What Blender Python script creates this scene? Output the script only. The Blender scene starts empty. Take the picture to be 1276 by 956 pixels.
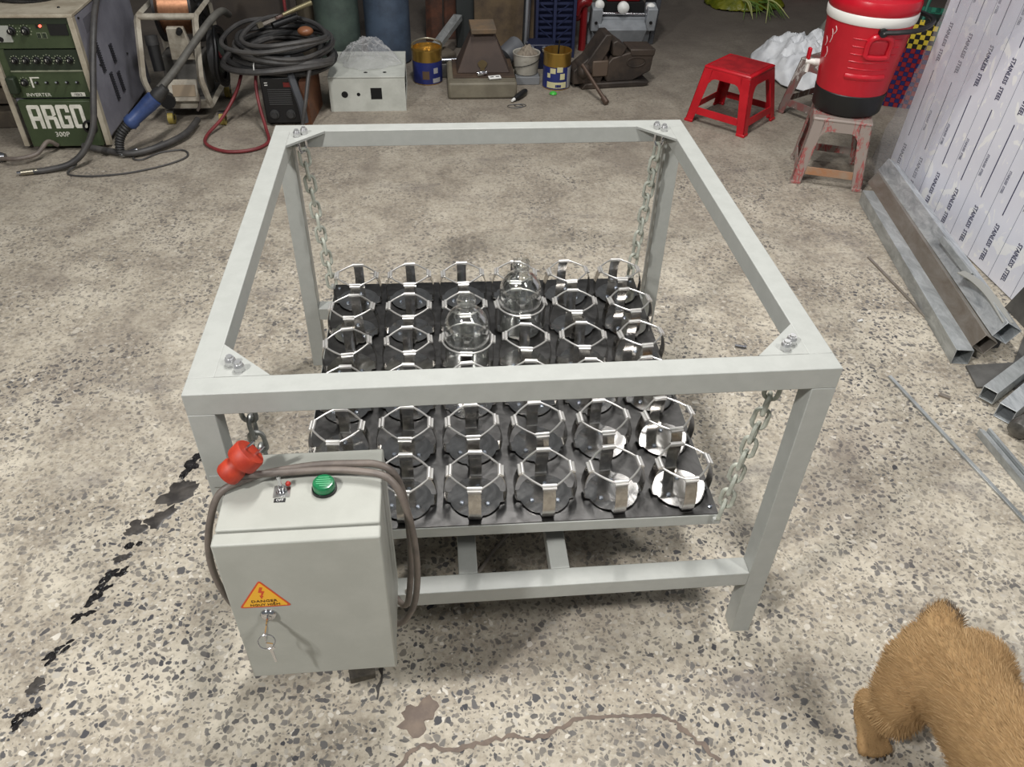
import bpy, bmesh, math, random
from mathutils import Vector, Matrix, Euler, noise
random.seed(7)
scene = bpy.context.scene
C = scene.collection
PI = math.pi

# ------------------------------------------------------------------ camera
CAM = Vector((-0.1168, -1.4295, 1.4728))
YAW, PITCH, ROLL, FPX = -0.1073, 0.6898, 0.0271, 1000.34
fwd = Vector((-math.sin(YAW)*math.cos(PITCH), math.cos(YAW)*math.cos(PITCH), -math.sin(PITCH)))
rgt = Vector((math.cos(YAW), math.sin(YAW), 0))
upv = rgt.cross(fwd)
r2 = math.cos(ROLL)*rgt + math.sin(ROLL)*upv
u2 = -math.sin(ROLL)*rgt + math.cos(ROLL)*upv
cd = bpy.data.cameras.new('camera')
cam = bpy.data.objects.new('camera', cd)
cam.matrix_world = Matrix(((r2.x, u2.x, -fwd.x, CAM.x), (r2.y, u2.y, -fwd.y, CAM.y), (r2.z, u2.z, -fwd.z, CAM.z), (0, 0, 0, 1)))
cd.sensor_fit = 'HORIZONTAL'; cd.sensor_width = 36.0
cd.lens = 36.0*FPX/1276.0
cd.clip_start = 0.01
C.objects.link(cam); scene.camera = cam

# ------------------------------------------------------------------ world, lamps, exposure
w = bpy.data.worlds.new('world'); scene.world = w; w.use_nodes = True
w.node_tree.nodes['Background'].inputs[0].default_value = (0.92, 0.96, 1.0, 1)
w.node_tree.nodes['Background'].inputs[1].default_value = 0.18
def area(name, loc, target, sx, sy, power, col=(1, .98, .955)):
    l = bpy.data.lights.new(name, 'AREA'); l.shape = 'RECTANGLE'; l.size = sx; l.size_y = sy; l.energy = power; l.color = col
    o = bpy.data.objects.new(name, l); C.objects.link(o); o.location = loc
    o.rotation_euler = (Vector(target)-Vector(loc)).to_track_quat('-Z', 'Y').to_euler()
    return o
area('ceiling_lamp_key', (-2.0, -2.0, 3.2), (0, -.2, 0), 0.14, 0.32, 100)
area('ceiling_lamp_rear', (1.55, 2.45, 3.3), (0.9, 1.0, 0), 0.9, 0.32, 11)
area('ceiling_lamp_side', (1.7, -1.9, 3.2), (0.2, -.3, 0), 0.25, 0.9, 52)
area('ceiling_lamp_top', (0.1, 0.75, 3.5), (.0, .3, 0), 0.2, 1.2, 86)
scene.cycles.transparent_max_bounces = 24
scene.view_settings.view_transform = 'Standard'
scene.view_settings.look = 'None'
scene.view_settings.exposure = 0.0
scene.view_settings.gamma = 1.0
scene.view_settings.use_curve_mapping = False

# ------------------------------------------------------------------ material helpers
def lin(c):
    return tuple(((x/255)/12.92 if x/255 <= .04045 else ((x/255+.055)/1.055)**2.4) for x in c)
class NT:
    def __init__(s, name):
        s.m = bpy.data.materials.new(name); s.m.use_nodes = True
        s.t = s.m.node_tree; s.b = s.t.nodes['Principled BSDF']; s.out = s.t.nodes['Material Output']
    def n(s, typ, **kw):
        nd = s.t.nodes.new(typ)
        for k, v in kw.items():
            if k.startswith('i_'):
                key = k[2:].replace('_', ' ')
                nd.inputs[key].default_value = v
            else: setattr(nd, k, v)
        return nd
    def l(s, a, b): s.t.links.new(a, b)
    def math(s, op, a, b=None, clamp=False):
        nd = s.t.nodes.new('ShaderNodeMath'); nd.operation = op; nd.use_clamp = clamp
        for i, v in enumerate((a, b)):
            if v is None: continue
            if isinstance(v, (int, float)): nd.inputs[i].default_value = v
            else: s.l(v, nd.inputs[i])
        return nd.outputs[0]
    def ramp(s, fac, stops):
        nd = s.t.nodes.new('ShaderNodeValToRGB'); e = nd.color_ramp.elements
        while len(e) < len(stops): e.new(0.5)
        for el, (p, c) in zip(e, stops):
            el.position = p; el.color = (*c, 1) if len(c) == 3 else c
        s.l(fac, nd.inputs[0]); return nd.outputs[0]
    def mix(s, fac, a, b, mode='MIX'):
        nd = s.t.nodes.new('ShaderNodeMix'); nd.data_type = 'RGBA'; nd.blend_type = mode; nd.clamp_factor = True
        for i, v in ((0, fac), (6, a), (7, b)):
            if isinstance(v, (int, float)): nd.inputs[i].default_value = v
            elif isinstance(v, tuple): nd.inputs[i].default_value = (*v, 1) if len(v) == 3 else v
            else: s.l(v, nd.inputs[i])
        return nd.outputs[2]
    def coord(s, scale=(1, 1, 1), which='Object', rot=(0, 0, 0)):
        tc = s.n('ShaderNodeTexCoord'); mp = s.n('ShaderNodeMapping')
        mp.inputs['Scale'].default_value = scale; mp.inputs['Rotation'].default_value = rot
        s.l(tc.outputs[which], mp.inputs[0]); return mp.outputs[0]
    def noise(s, co, scale, detail=4, rough=.55, dist=0):
        nd = s.n('ShaderNodeTexNoise'); nd.inputs['Scale'].default_value = scale; nd.inputs['Detail'].default_value = detail
        nd.inputs['Roughness'].default_value = rough; nd.inputs['Distortion'].default_value = dist
        if co is not None: s.l(co, nd.inputs['Vector'])
        return nd.outputs['Fac']
    def bump(s, h, strength=.3, dist=.002):
        nd = s.n('ShaderNodeBump'); nd.inputs['Strength'].default_value = strength; nd.inputs['Distance'].default_value = dist
        s.l(h, nd.inputs['Height']); s.l(nd.outputs[0], s.b.inputs['Normal'])
MATS = {}
def mat(name, col, rough=.5, metal=0, col2=None, nscale=8, lo=.4, hi=.6, bump=None, spec=None, rvar=0, coat=0, emit=None, trans=0, ior=1.45, alpha=1):
    if name in MATS: return MATS[name]
    t = NT(name); b = t.b
    c1 = lin(col); b.inputs['Base Color'].default_value = (*c1, 1)
    b.inputs['Roughness'].default_value = rough; b.inputs['Metallic'].default_value = metal
    co = t.coord()
    nf = None
    if col2 is not None:
        nf = t.noise(co, nscale, 6, .65)
        t.l(t.ramp(nf, [(lo, c1), (hi, lin(col2))]), b.inputs['Base Color'])
    if rvar:
        r = t.noise(co, nscale*1.7, 5, .6)
        t.l(t.math('ADD', t.math('MULTIPLY', r, rvar*2), rough-rvar), b.inputs['Roughness'])
    if bump: t.bump(t.noise(co, bump[0], 3), bump[1], bump[2] if len(bump) > 2 else .002)
    if spec is not None: b.inputs['Specular IOR Level'].default_value = spec
    if coat: b.inputs['Coat Weight'].default_value = coat
    if trans:
        b.inputs['Transmission Weight'].default_value = trans; b.inputs['IOR'].default_value = ior
    if alpha < 1: b.inputs['Alpha'].default_value = alpha
    if emit:
        b.inputs['Emission Color'].default_value = (*lin(col), 1); b.inputs['Emission Strength'].default_value = emit
    MATS[name] = t.m
    return t.m

paint = mat('frame_paint', (170, 172, 167), .42, 0, (165, 167, 162), 30, bump=(900, .25, .0006))
boxpaint = mat('enclosure_paint', (169, 170, 162), .45, 0, (163, 164, 156), 14, bump=(1300, .2, .0005))
greypaint = mat('grey_box_paint', (150, 152, 146), .5, 0, (138, 140, 134), 12)
chrome = mat('chrome', (205, 205, 208), .12, 1)
steelwire = mat('steel_wire', (200, 198, 194), .2, 1)
screwm = mat('zinc_screw', (205, 212, 222), .22, 1)
chainm = mat('chain_paint', (190, 193, 180), .5, 0, (160, 163, 152), 40)
chainz = mat('chain_zinc', (150, 152, 150), .4, .6, (175, 177, 172), 40)
black = mat('black_plastic', (22, 22, 23), .45)
blackrub = mat('black_rubber', (34, 34, 35), .6, 0, (48, 47, 46), 20)
darkhole = mat('dark_void', (8, 8, 8), .9)
white = mat('white_plastic', (226, 226, 222), .4)
cordm = mat('grey_cord', (98, 90, 84), .5, 0, (118, 108, 100), 18)
galv = None

# ------------------------------------------------------------------ mesh helpers
MW = {}
class G:
    def __init__(s): s.v = []; s.f = []; s.mi = []; s.sm = []
    def add(s, vs, fs, mi=0, smooth=False):
        o = len(s.v); s.v += [Vector(v) for v in vs]
        for f in fs: s.f.append([i+o for i in f]); s.mi.append(mi); s.sm.append(smooth)
        return s
    def box(s, c, d, rot=None, mi=0, taper=1.0):
        c = Vector(c); h = Vector(d)/2
        R = (rot if isinstance(rot, Matrix) else Euler(rot).to_matrix()) if rot is not None else Matrix.Identity(3)
        vs = []
        for z in (-1, 1):
            k = taper if z > 0 else 1
            for x, y in ((-1, -1), (1, -1), (1, 1), (-1, 1)):
                vs.append(c + R @ Vector((x*h.x*k, y*h.y*k, z*h.z)))
        return s.add(vs, [(3, 2, 1, 0), (4, 5, 6, 7), (0, 1, 5, 4), (1, 2, 6, 5), (2, 3, 7, 6), (3, 0, 4, 7)], mi)
    def bb(s, x0, x1, y0, y1, z0, z1, mi=0):
        return s.box(((x0+x1)/2, (y0+y1)/2, (z0+z1)/2), (abs(x1-x0), abs(y1-y0), abs(z1-z0)), None, mi)
    def ring_loft(s, rings, closed=True, cap0=True, cap1=True, mi=0, smooth=True):
        n = len(rings[0]); vs = [p for r in rings for p in r]; fs = []
        for k in range(len(rings)-1):
            for i in range(n if closed else n-1):
                j = (i+1) % n
                fs.append((k*n+i, k*n+j, (k+1)*n+j, (k+1)*n+i))
        o = len(s.v); s.add(vs, fs, mi, smooth)
        if cap0: s.f.append([o+i for i in range(n)][::-1]); s.mi.append(mi); s.sm.append(False)
        if cap1: s.f.append([o+(len(rings)-1)*n+i for i in range(n)]); s.mi.append(mi); s.sm.append(False)
        return s
    def tube(s, pts, r, n=8, closed=False, mi=0, caps=True, flat=None):
        P = [Vector(p) for p in pts]; N = len(P)
        rad = r if isinstance(r, (list, tuple)) else [r]*N
        tang = []
        for i in range(N):
            a = P[i-1] if (i > 0 or closed) else P[i]; b = P[(i+1) % N] if (i < N-1 or closed) else P[i]
            tang.append((b-a).normalized() if (b-a).length > 1e-9 else Vector((0, 0, 1)))
        t0 = tang[0]; ref = Vector((0, 0, 1)) if abs(t0.z) < .9 else Vector((1, 0, 0))
        nrm = (ref - t0*ref.dot(t0)).normalized(); rings = []
        for i in range(N):
            t = tang[i]; nrm = nrm - t*nrm.dot(t)
            nrm = nrm.normalized() if nrm.length > 1e-6 else t.orthogonal().normalized()
            bn = t.cross(nrm)
            fl = flat or 1
            rings.append([P[i] + rad[i]*(math.cos(2*PI*k/n)*nrm*fl + math.sin(2*PI*k/n)*bn) for k in range(n)])
        if closed: rings.append(rings[0]); return s.ring_loft(rings, True, False, False, mi)
        return s.ring_loft(rings, True, caps, caps, mi)
    def cyl(s, a, b, r0, r1=None, n=20, mi=0, smooth=True):
        a = Vector(a); b = Vector(b); r1 = r0 if r1 is None else r1
        t = (b-a).normalized(); q = t.orthogonal().normalized(); w_ = t.cross(q)
        rg = lambda c, r: [c + r*(math.cos(2*PI*k/n)*q + math.sin(2*PI*k/n)*w_) for k in range(n)]
        return s.ring_loft([rg(a, r0), rg(b, r1)], True, True, True, mi, smooth)
    def lathe(s, prof, c=(0, 0, 0), n=32, mi=0, smooth=True, cap0=True, cap1=True, axis=None):
        c = Vector(c); R = axis if axis is not None else Matrix.Identity(3); rings = []
        for r, z in prof:
            rings.append([c + R @ Vector((r*math.cos(2*PI*k/n), r*math.sin(2*PI*k/n), z)) for k in range(n)])
        return s.ring_loft(rings, True, cap0, cap1, mi, smooth)
    def prism(s, poly, a, b, mi=0):           # polygon (list of 3-D points) extruded by vector
        P = [Vector(p) for p in poly]; n = len(P); d = Vector(b)
        vs = P + [p + d for p in P]
        fs = [tuple(range(n))[::-1], tuple(range(n, 2*n))] + [(i, (i+1) % n, (i+1) % n+n, i+n) for i in range(n)]
        return s.add(vs, fs, mi)
    def sphere(s, c, r, n=12, m=8, mi=0, sc=(1, 1, 1), rot=None):
        R = Euler(rot).to_matrix() if rot else Matrix.Identity(3); rings = []
        for k in range(m+1):
            a = PI*k/m; rr = max(math.sin(a), .001)
            rings.append([Vector(c)+R @ Vector((sc[0]*r*rr*math.cos(2*PI*i/n), sc[1]*r*rr*math.sin(2*PI*i/n), -sc[2]*r*math.cos(a))) for i in range(n)])
        return s.ring_loft(rings, True, True, True, mi)
    def mesh(s, name, mats):
        me = bpy.data.meshes.new(name); me.from_pydata([tuple(v) for v in s.v], [], s.f)
        for m in (mats if isinstance(mats, (list, tuple)) else [mats]): me.materials.append(m)
        for p, i, k in zip(me.polygons, s.mi, s.sm): p.material_index = i; p.use_smooth = k
        bm = bmesh.new(); bm.from_mesh(me); bmesh.ops.recalc_face_normals(bm, faces=bm.faces); bm.to_mesh(me); bm.free()
        me.set_sharp_from_angle(angle=.72)
        return me
    def build(s, name, mats, parent=None, bevel=0, world=True, loc=None, segs=2):
        if parent is not None and world:
            inv = MW[parent.name].inverted(); s.v = [inv @ v for v in s.v]
        me = s.mesh(name, mats)
        return link(name, me, parent, bevel, loc=loc, segs=segs)
def link(name, me, parent=None, bevel=0, loc=None, rot=None, segs=2):
    o = bpy.data.objects.new(name, me); C.objects.link(o); L = Matrix.Identity(4)
    if loc is not None: o.location = loc; L = Matrix.Translation(loc)
    if rot is not None: o.rotation_euler = rot; L = L @ Euler(rot).to_matrix().to_4x4()
    if parent is not None: o.parent = parent; L = MW[parent.name] @ L
    MW[o.name] = L
    if bevel:
        m = o.modifiers.new('bevel', 'BEVEL'); m.width = bevel; m.segments = segs; m.limit_method = 'ANGLE'; m.angle_limit = .6
        m.harden_normals = False
    return o
def tag(o, label=None, cat=None, group=None, kind=None):
    if label: o['label'] = label
    if cat: o['category'] = cat
    if group: o['group'] = group
    if kind: o['kind'] = kind
    return o
def thing(name, label, cat, loc=(0, 0, 0), rot=None, group=None):
    o = bpy.data.objects.new(name, None); C.objects.link(o); o.location = loc; o.empty_display_size = .05
    L = Matrix.Translation(loc)
    if rot is not None: o.rotation_euler = rot; L = L @ Euler(rot).to_matrix().to_4x4()
    MW[o.name] = L
    return tag(o, label, cat, group)
def solo(g, name, mats, label, cat, loc, bevel=0, group=None, segs=2):   # one-mesh thing with its origin at loc (world coords in g)
    L = Vector(loc); g.v = [v-L for v in g.v]
    o = link(name, g.mesh(name, mats), None, bevel, loc=loc, segs=segs)
    return tag(o, label, cat, group)
def smoothpath(pts, k=6, closed=False):
    P = [Vector(p) for p in pts]; n = len(P); out = []
    for i in range(n if closed else n-1):
        p0 = P[(i-1) % n] if (i > 0 or closed) else P[0]*2-P[1]
        p1 = P[i]; p2 = P[(i+1) % n]
        p3 = P[(i+2) % n] if (i+2 < n or closed) else P[-1]*2-P[-2]
        for j in range(k):
            t = j/k
            out.append(.5*((2*p1)+(-p0+p2)*t+(2*p0-5*p1+4*p2-p3)*t*t+(-p0+3*p1-3*p2+p3)*t**3))
    if not closed: out.append(P[-1])
    return out
def text_mesh(s, size, depth=.0006, bold=0, space=1, sx=1):
    cu = bpy.data.curves.new('txt', 'FONT'); cu.body = s; cu.size = size; cu.align_x = 'CENTER'; cu.align_y = 'CENTER'
    cu.extrude = depth; cu.offset = bold; cu.resolution_u = 2; cu.space_character = space
    o = bpy.data.objects.new('txt', cu); C.objects.link(o)
    bpy.context.view_layer.update()
    me = bpy.data.meshes.new_from_object(o.evaluated_get(bpy.context.evaluated_depsgraph_get()))
    bpy.data.objects.remove(o); bpy.data.curves.remove(cu)
    if sx != 1: me.transform(Matrix.Diagonal((sx, 1, 1, 1)))
    return me
def put_text(name, s, size, M, material, parent, bold=0, space=1, sx=1, depth=.0006):
    me = text_mesh(s, size, depth, bold, space, sx); me.transform(MW[parent.name].inverted() @ M)
    me.materials.clear(); me.materials.append(material)
    return link(name, me, parent)
def frameM(o, x, y):      # matrix whose local x,y axes are given (text plane)
    x = Vector(x).normalized(); y = Vector(y).normalized(); z = x.cross(y)
    return Matrix(((x.x, y.x, z.x, o[0]), (x.y, y.y, z.y, o[1]), (x.z, y.z, z.z, o[2]), (0, 0, 0, 1)))

# ------------------------------------------------------------------ setting: floor and walls
def floor_material():
    t = NT('exposed_aggregate_floor'); b = t.b
    tc = t.n('ShaderNodeTexCoord'); P = tc.outputs['Object']
    warp = t.n('ShaderNodeTexNoise'); warp.inputs['Scale'].default_value = 34; warp.inputs['Detail'].default_value = 3; t.l(P, warp.inputs['Vector'])
    va = t.n('ShaderNodeVectorMath', operation='SCALE'); va.inputs['Scale'].default_value = .030; t.l(warp.outputs['Color'], va.inputs[0])
    vb = t.n('ShaderNodeVectorMath', operation='ADD'); t.l(P, vb.inputs[0]); t.l(va.outputs[0], vb.inputs[1])
    W = vb.outputs[0]
    def chips(scale, thr, rad, vec):
        v = t.n('ShaderNodeTexVoronoi'); v.voronoi_dimensions = '2D'; v.inputs['Scale'].default_value = scale; v.inputs['Randomness'].default_value = 1; t.l(vec, v.inputs['Vector'])
        sep = t.n('ShaderNodeSeparateColor'); t.l(v.outputs['Color'], sep.inputs[0])
        on = t.math('LESS_THAN', sep.outputs[0], thr)
        rr = t.math('MULTIPLY', t.math('ADD', t.math('MULTIPLY', sep.outputs[1], .75), .25), rad)
        inside = t.math('MULTIPLY', t.math('SUBTRACT', rr, v.outputs['Distance']), 14, True)
        return t.math('MULTIPLY', on, inside), sep.outputs[2]
    m1, c1 = chips(66, .72, .50, W)
    m2, c2 = chips(118, .72, .50, W)
    big = t.noise(P, 1.1, 5, .6); mid = t.noise(P, 5, 6, .68, .4); fine = t.noise(P, 60, 4, .7); cov = t.noise(P, 2.3, 5, .65, .6)
    base = t.ramp(mid, [(.30, lin((126, 117, 105))), (.48, lin((168, 159, 143))), (.68, lin((200, 192, 175)))])
    base = t.mix(t.math('MULTIPLY', t.math('SUBTRACT', fine, .45), 1.6, True), base, lin((218, 210, 194)))
    base = t.mix(t.math('MULTIPLY', t.math('SUBTRACT', .45, fine), 3.0, True), base, lin((108, 100, 90)))
    chipc = t.ramp(c1, [(0, lin((66, 66, 70))), (.5, lin((104, 102, 100))), (.85, lin((134, 128, 118))), (1, lin((214, 208, 196)))])
    chipc2 = t.ramp(c2, [(0, lin((84, 82, 82))), (.6, lin((122, 117, 108))), (1, lin((216, 210, 198)))])
    sx = t.n('ShaderNodeSeparateXYZ'); t.l(P, sx.inputs[0])
    # the aggregate is ground bare near the bench and smeared over with cement towards the back
    far = t.math('MULTIPLY', t.math('ADD', sx.outputs[1], t.math('MULTIPLY', t.math('SUBTRACT', big, .5), 2.4)), .34, True)
    bare = t.math('SUBTRACT', 1.0, t.math('MULTIPLY', t.math('ADD', t.math('MULTIPLY', t.math('SUBTRACT', cov, .44), 3.2), far), .75), True)
    bare = t.math('MAXIMUM', bare, .35)
    col = t.mix(t.math('MULTIPLY', m2, t.math('MULTIPLY', bare, .85)), base, chipc2)
    col = t.mix(t.math('MULTIPLY', m1, bare), col, chipc)
    # dirt and grease
    st = t.math('MULTIPLY', t.math('SUBTRACT', t.noise(P, 1.7, 7, .7, .8), .52), 5.0, True)
    col = t.mix(t.math('MULTIPLY', st, .55), col, lin((112, 103, 96)))
    st2 = t.math('MULTIPLY', t.math('SUBTRACT', t.noise(t.coord((.9, 1.6, 1)), 2.6, 6, .72), .56), 7.0, True)
    col = t.mix(t.math('MULTIPLY', st2, .5), col, lin((96, 92, 94)))
    # old trodden-in dirt at the storage end, plus light falloff put into the colour
    back = t.math('MULTIPLY', t.math('SUBTRACT', t.math('ADD', sx.outputs[1], t.math('MULTIPLY', big, .9)), 1.15), .62, True)
    col = t.mix(t.math('MULTIPLY', back, .55), col, lin((112, 103, 93)))
    back2 = t.math('MULTIPLY', t.math('SUBTRACT', t.math('ADD', sx.outputs[1], t.math('MULTIPLY', cov, .8)), 2.9), .8, True)
    col = t.mix(t.math('MULTIPLY', back2, .8), col, lin((86, 79, 74)))
    t.l(col, b.inputs['Base Color'])
    b.inputs['Roughness'].default_value = .62; b.inputs['Specular IOR Level'].default_value = .3
    t.bump(t.math('ADD', t.math('MULTIPLY', mid, .7), t.math('MULTIPLY', fine, .5)), .28, .003)
    return t.m
g = G(); g.add([(-3.3, -3.2, 0), (4.6, -3.2, 0), (4.6, 6.2, 0), (-3.3, 6.2, 0), (-3.3, -3.2, -.1), (4.6, -3.2, -.1), (4.6, 6.2, -.1), (-3.3, 6.2, -.1)],
               [(0, 1, 2, 3), (7, 6, 5, 4), (4, 5, 1, 0), (5, 6, 2, 1), (6, 7, 3, 2), (7, 4, 0, 3)])
floor = tag(g.build('floor', floor_material()), 'worn exposed aggregate concrete workshop floor with grease stains', kind='structure')
wallm = mat('dark_wall', (44, 42, 40), .9, 0, (34, 32, 31), 2.5, bump=(20, .3))  # darkness of the unlit background is put into the wall colour
tag(G().bb(-3.3, 4.6, 6.2, 6.35, -.1, 3.4).build('wall_back', wallm), 'dark workshop wall at the back', kind='structure')
tag(G().bb(-3.45, -3.3, -.6, 6.35, -.1, 3.4).build('wall_left', wallm), 'dark workshop wall on the left', kind='structure')
tag(G().bb(4.6, 4.75, -.6, 6.35, -.1, 3.4).build('wall_right', wallm), 'dark workshop wall on the right', kind='structure')

# wet black trail and the crack in the floor: thin raised patches of spilt oil / recess filled with dirt
oil = mat('spilt_oil', (22, 21, 22), .12, 0, (42, 40, 40), 60, spec=.6, bump=(160, .7, .004))
damp = mat('damp_dirt', (88, 80, 74), .5, 0, (122, 113, 103), 30)
dampd = mat('dark_damp', (54, 51, 49), .35, 0, (80, 76, 72), 25)
brownd = mat('brown_dirt', (126, 112, 100), .8, 0, (108, 96, 88), 20)
def blob(cx, cy, rx, ry, ang, z, seed, n=26, rag=.35):
    rnd = random.Random(seed); ca, sa = math.cos(ang), math.sin(ang); pts = []
    ph = [rnd.uniform(0, 6.28) for _ in range(5)]
    for i in range(n):
        a = 2*PI*i/n
        k = 1 + rag*(.5*math.sin(2*a+ph[0])+.35*math.sin(3*a+ph[1])+.3*math.sin(5*a+ph[2])+.25*math.sin(8*a+ph[3])) + rnd.uniform(-.1, .1)
        x, y = rx*k*math.cos(a), ry*k*math.sin(a)
        pts.append((cx+x*ca-y*sa, cy+x*sa+y*ca, z))
    return pts
def patch(name, m, parent, *a, th=.0012, **kw):
    pts = blob(*a, **kw); g = G(); n = len(pts); c = Vector((a[0], a[1], a[5]+th))
    g.add([Vector((p[0], p[1], 0)) for p in pts] + [Vector(p)*.9+Vector((a[0], a[1], 0))*.1+Vector((0, 0, th)) for p in pts] + [c],
          [(i, (i+1) % n, (i+1) % n+n, i+n) for i in range(n)] + [(i+n, (i+1) % n+n, 2*n) for i in range(n)], 0, True)
    return g.build(name, m, parent)
for k, (x, y, rx, ry, ang, m) in enumerate([
    (-.735, .10, .055, .026, .75, oil), (-.765, .045, .035, .016, .9, oil), (-.80, -.055, .07, .03, 1.1, dampd), (-.835, -.125, .03, .026, 1.0, dampd),
    (-.845, -.175, .02, .013, .6, oil), (-.852, -.215, .020, .013, .3, dampd), (-.868, -.262, .034, .015, .8, oil), (-.885, -.305, .034, .014, 1.0, oil),
    (-.898, -.362, .026, .011, .5, oil), (-.915, -.438, .034, .011, .9, oil), (-.935, -.52, .024, .014, .4, dampd), (-.938, -.585, .03, .012, .7, oil)]):
    rr_ = random.Random(300+k); gg = G(); nb = 8 if m is oil else 3
    for q in range(nb):
        u = rr_.uniform(-.85, .85); v = rr_.uniform(-.7, .7)*math.sqrt(1-u*u); s_ = rr_.uniform(.28, .5) if m is oil else rr_.uniform(.5, .8)
        cx_, cy_ = x+u*rx*math.cos(ang)-v*ry*1.2*math.sin(ang), y+u*rx*math.sin(ang)+v*ry*1.2*math.cos(ang)
        pts = blob(cx_, cy_, rx*s_*.8, ry*s_*1.1, ang+rr_.uniform(-.5, .5), 0, 500+k*20+q, 18, .4); n_ = len(pts); hz = .001+.0001*q
        gg.add([Vector((p_[0], p_[1], 0)) for p_ in pts]+[Vector((cx_*.12+p_[0]*.88, cy_*.12+p_[1]*.88, hz)) for p_ in pts]+[Vector((cx_, cy_, hz+.0003))],
               [(i, (i+1) % n_, (i+1) % n_+n_, i+n_) for i in range(n_)]+[(i+n_, (i+1) % n_+n_, 2*n_) for i in range(n_)], 0, True)
    gg.build('oil_spill', m, floor)['kind'] = 'stuff'
patch('dirt_patch', brownd, floor, -.195, -.64, .034, .032, .4, .0006, 91, rag=.5)
def dirt_line(pts, wd, m, seed):
    rnd = random.Random(seed); P = smoothpath([(x, y, 0) for x, y in pts], 8); L = []; Rr = []
    for i, q in enumerate(P):
        t_ = (P[min(i+1, len(P)-1)]-P[max(i-1, 0)]).normalized(); nn = Vector((-t_.y, t_.x, 0)); a = wd*rnd.uniform(.25, 1.0); b_ = wd*rnd.uniform(.25, 1.0)
        j = rnd.uniform(-.004, .004)
        L.append(q+nn*(a+j)+Vector((0, 0, .0012))); Rr.append(q-nn*(b_-j)+Vector((0, 0, .0012)))
    n = len(P); g = G(); g.add(L+Rr, [(i, i+1, n+i+1, n+i) for i in range(n-1)]); return g.build('crack', m, floor)
dirt_line([(-.235, -.735), (-.19, -.70), (-.12, -.712), (-.05, -.695), (.04, -.70), (.10, -.672), (.2, -.672), (.27, -.678), (.31, -.71), (.36, -.77)], .0065, brownd, 3)
dirt_line([(-.275, -.60), (-.262, -.50), (-.25, -.42)], .005, dampd, 4)

# ================================================================== the shaker bench
FW, FD, FH, TB = .5, .5045, .7084, .04
fr = thing('shaker_stand', 'pale grey painted stand of square steel tube, open on top, on four legs', 'stand', (0, 0, 0))
for sx in (-1, 1):
    for sy in (-1, 1):
        G().bb(sx*FW, sx*(FW-TB), sy*FD, sy*(FD-TB), 0, FH-TB).build('leg', paint, fr, .0014)
for sy in (-1, 1):
    G().bb(-FW, FW, sy*FD, sy*(FD-TB), FH-TB, FH).build('top_rail', paint, fr, .0014)
    G().bb(-FW+TB, FW-TB, sy*FD, sy*(FD-TB), .162, .199).build('lower_rail', paint, fr, .0014)
for sx in (-1, 1):
    G().bb(sx*FW, sx*(FW-TB), -FD+TB, FD-TB, FH-TB, FH).build('top_rail', paint, fr, .0014)
for x in (-.088, .092):
    G().bb(x-.0185, x+.0185, -FD+TB, FD-TB, .162, .1995).build('cross_beam', paint, fr, .0014)
# a drive plate and motor under the table
mo = G().bb(-.14, .14, -.10, .12, .1997, .206).build('motor_plate', paint, fr)
g = G(); g.lathe([(.0, .206), (.06, .206), (.062, .212), (.062, .252), (.05, .258), (.014, .259), (.014, .274), (0, .274)], (0, .01, 0), 28); g.build('drive_motor', mat('motor_grey', (78, 82, 86), .45, .3), fr)
nutm = mat('nut_zinc', (206, 206, 206), .3, .75)
hexn = lambda c, r, z0, z1: [[Vector((c[0]+r*math.cos(PI/3*k), c[1]+r*math.sin(PI/3*k), z)) for k in range(6)] for z in (z0, z1)]
for sx in (-1, 1):
    for sy in (-1, 1):
        ix, iy = sx*(FW-TB), sy*(FD-TB)
        G().prism([(ix, iy, FH-.0055), (ix-sx*.082, iy, FH-.0055), (ix, iy-sy*.082, FH-.0055)], 0, (0, 0, .0055)).build('gusset_plate', paint, fr)
        c = Vector((sx*.433, sy*.443, 0)); dg = Vector((1, sx*sy*-1, 0)).normalized()*(-1)
        if sx*sy > 0: dg = Vector((1, -1, 0)).normalized()
        else: dg = Vector((1, 1, 0)).normalized()
        for k in (-1, 1):
            q = c + dg*.0105*k
            g = G(); g.ring_loft(hexn(q, .0088, FH+.0002, FH+.009), smooth=False); g.cyl(q+Vector((0, 0, FH+.009)), q+Vector((0, 0, FH+.0135)), .0085, .0068, 16)
            g.cyl(q+Vector((0, 0, FH+.0135)), q+Vector((0, 0, FH+.017)), .0052, .0046, 12); g.build('bolt_nut', nutm, fr)
        a, b = c-dg*.0105, c+dg*.0105
        G().tube([a+Vector((0, 0, FH-.006)), a+Vector((0, 0, FH-.03)), a*.75+b*.25+Vector((0, 0, FH-.042)), a*.25+b*.75+Vector((0, 0, FH-.042)), b+Vector((0, 0, FH-.03)), b+Vector((0, 0, FH-.006))], .0042, 8).build('u_bolt', chrome, fr)

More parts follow.
